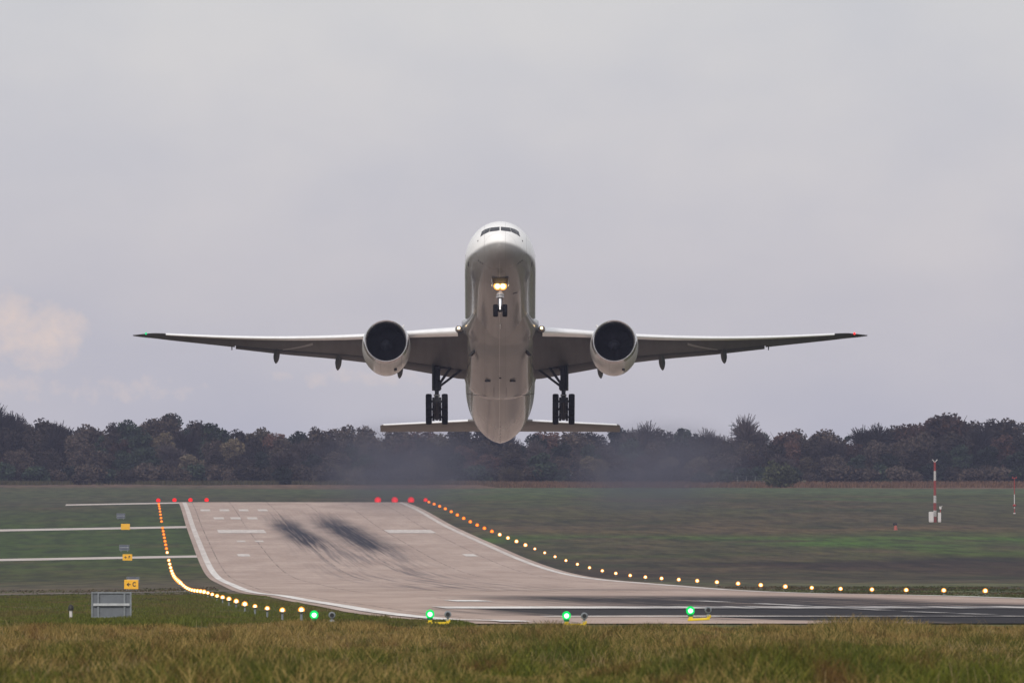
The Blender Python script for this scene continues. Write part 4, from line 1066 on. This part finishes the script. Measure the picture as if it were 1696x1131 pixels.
# short mown grass beside and before the runway on the left
n = NT("short_grass_blades"); at = n.node("ShaderNodeAttribute", attribute_name="tint").outputs['Fac']; patch = n.noise((.30, .02, 0), 4, .6)
c = n.mix(at, (.040, .052, .007), (.112, .122, .022)); c = n.mix(n.step(patch, .46, .62, 0, .7), c, n.mix(at, (.070, .050, .020), (.14, .10, .042)))
M_SHORT = n.done(c, .85, Specular_IOR_Level=.2)
NB = 170000
yv = 425 + 850 * g.uniform(0, 1, NB) ** 1.6
xv = -9.5 - yv * .004 + (8.5 + 9.5 + yv * .004) * g.uniform(0, 1, NB)
hh = (.085 + .05 * fieldn(xv, yv, 1.3, .09, 6)).clip(.04, .3) * g.uniform(.6, 1.4, NB)
hh *= np.where(xv > 7.6, .6, 1)
tag(blades("short_grass", np.stack([xv, yv, gz(xv, yv)], 1), hh, .012, .5, M_SHORT, 9), "short green grass on the left side of the runway threshold", "grass", kind="stuff")

# rough tufts and weeds over the wide meadow, and bracken at the foot of the wood
n = NT("meadow_tuft_blades"); at = n.node("ShaderNodeAttribute", attribute_name="tint").outputs['Fac']; patch = n.noise((.06, .008, 0), 4, .6)
c = n.mix(at, (.034, .046, .012), (.070, .082, .026)); c = n.mix(n.step(patch, .42, .60), c, n.mix(at, (.046, .034, .018), (.095, .068, .036)))
M_TUFT = n.done(c, .9, Specular_IOR_Level=.1)
NT_ = 50000
yv = 950 + 700 * g.uniform(0, 1, NT_) ** 1.3; sd_ = g.uniform(0, 1, NT_) < .22
xv = np.where(sd_, -yv * .0105 - 4 + (yv * .0105 + 11.5) * g.uniform(0, 1, NT_), 56 + (yv * .056 - 56 + 6).clip(4, None) * g.uniform(0, 1, NT_))
keep = fieldn(xv, yv, .25, .03, 12) + .5 * g.normal(size=NT_) > -.1
keep &= ~((xv < 9) & (((yv > 2375) & (yv < 2440)) | ((yv > 2870) & (yv < 2940)) | ((yv > 3375) & (yv < 3445)) | ((yv > 1485) & (yv < 1520))))
keep &= ~((xv > 54.6) & (xv < 60.5) & (g.uniform(0, 1, NT_) < .6))
xv, yv = xv[keep], yv[keep]
tag(blades("meadow_tufts", np.stack([xv, yv, gz(xv, yv)], 1), g.uniform(.06, .20, len(xv)) * (yv / 2600).clip(.4, 1.1), .09, .9, M_TUFT, 13), "rough tufts of grass and weeds scattered over the meadow", "grass", kind="stuff")
n = NT("bracken_blades"); at = n.node("ShaderNodeAttribute", attribute_name="tint").outputs['Fac']; x, y, z = n.xyz()
M_BRACK = n.done(n.mix(n.step(x, 60, 100), n.mix(at, (.03, .03, .016), (.075, .065, .036)), n.mix(at, (.060, .036, .024), (.150, .092, .060))), .9, Specular_IOR_Level=.1)
NK = 70000
xv = -90 + 370 * g.uniform(0, 1, NK); yv = np.where(xv > 85, 4030 + 240 * g.uniform(0, 1, NK), 4215 + 55 * g.uniform(0, 1, NK)) + 12 * fieldn(xv, xv * 0, .3, 0, 15)
keep = fieldn(xv, yv, .12, .03, 21) + .5 * g.normal(size=NK) > -.35; xv, yv = xv[keep], yv[keep]; NK = len(xv)
tag(blades("bracken", np.stack([xv, yv, gz(xv, yv)], 1), g.uniform(.3, 1.1, NK), .10, .6, M_BRACK, 14), "rusty bracken and rank grass along the foot of the wood", "bracken", kind="stuff")

# ------------------------------------------------------------------ haze
hz = MB(); hz.box((100, 2500, CZ + 25), (6400, 8400, 82))
o = hz.build("haze", None, None, smooth=False)
hm = bpy.data.materials.new("haze_air"); hm.use_nodes = True; t = hm.node_tree; t.nodes.clear()
vo = t.nodes.new("ShaderNodeVolumePrincipled"); ou = t.nodes.new("ShaderNodeOutputMaterial")
vo.inputs['Density'].default_value = 4.3e-5; vo.inputs['Color'].default_value = (.46, .49, .70, 1); vo.inputs['Anisotropy'].default_value = .1
t.links.new(vo.outputs[0], ou.inputs['Volume']); o.data.materials.append(hm)
tag(o, "thin pale haze over the whole airfield", "haze", kind="stuff")
# hot sooty exhaust trailing down behind the two engines
n = NT("exhaust_smoke"); t = n.t
for q in list(t.nodes):
    if q != n.out: t.nodes.remove(q)
tcg = t.nodes.new("ShaderNodeTexCoord"); n.co = tcg.outputs['Object']
ln = t.nodes.new("ShaderNodeVectorMath"); ln.operation = 'LENGTH'; t.links.new(n.co, ln.inputs[0])
fall = n.step(ln.outputs['Value'], .05, 1.0, 1., 0.)
nz = n.noise((2.2, 2.2, 3.0), 4, .6)
den = n.math('MULTIPLY', fall, n.step(nz, .30, .70, .30, 1.))
vo = t.nodes.new("ShaderNodeVolumePrincipled"); vo.inputs['Color'].default_value = (.19, .195, .25, 1)
t.links.new(n.math('MULTIPLY', den, .040), vo.inputs['Density']); t.links.new(vo.outputs[0], n.out.inputs['Volume'])
for px_, lab in ((665, "blue grey exhaust haze hanging behind the engine with the green wingtip"), (1085, "blue grey exhaust haze hanging behind the engine with the red wingtip")):
    m = MB(); m.lathe([(math.sin(a) * 1.0, max(.001, math.cos(a))) for a in np.linspace(-math.pi / 2, math.pi / 2, 13)], Matrix.Identity(4), 24)
    o = m.build("exhaust_haze", n.m, None); Yp = 1620.
    o.location = ((px_ - 225) * Yp / 28267., Yp, CZ - .4); o.scale = (11.5, 60, 4.6); o.rotation_euler = (R(-3), 0, 0)
    tag(o, lab, "exhaust haze", kind="stuff")
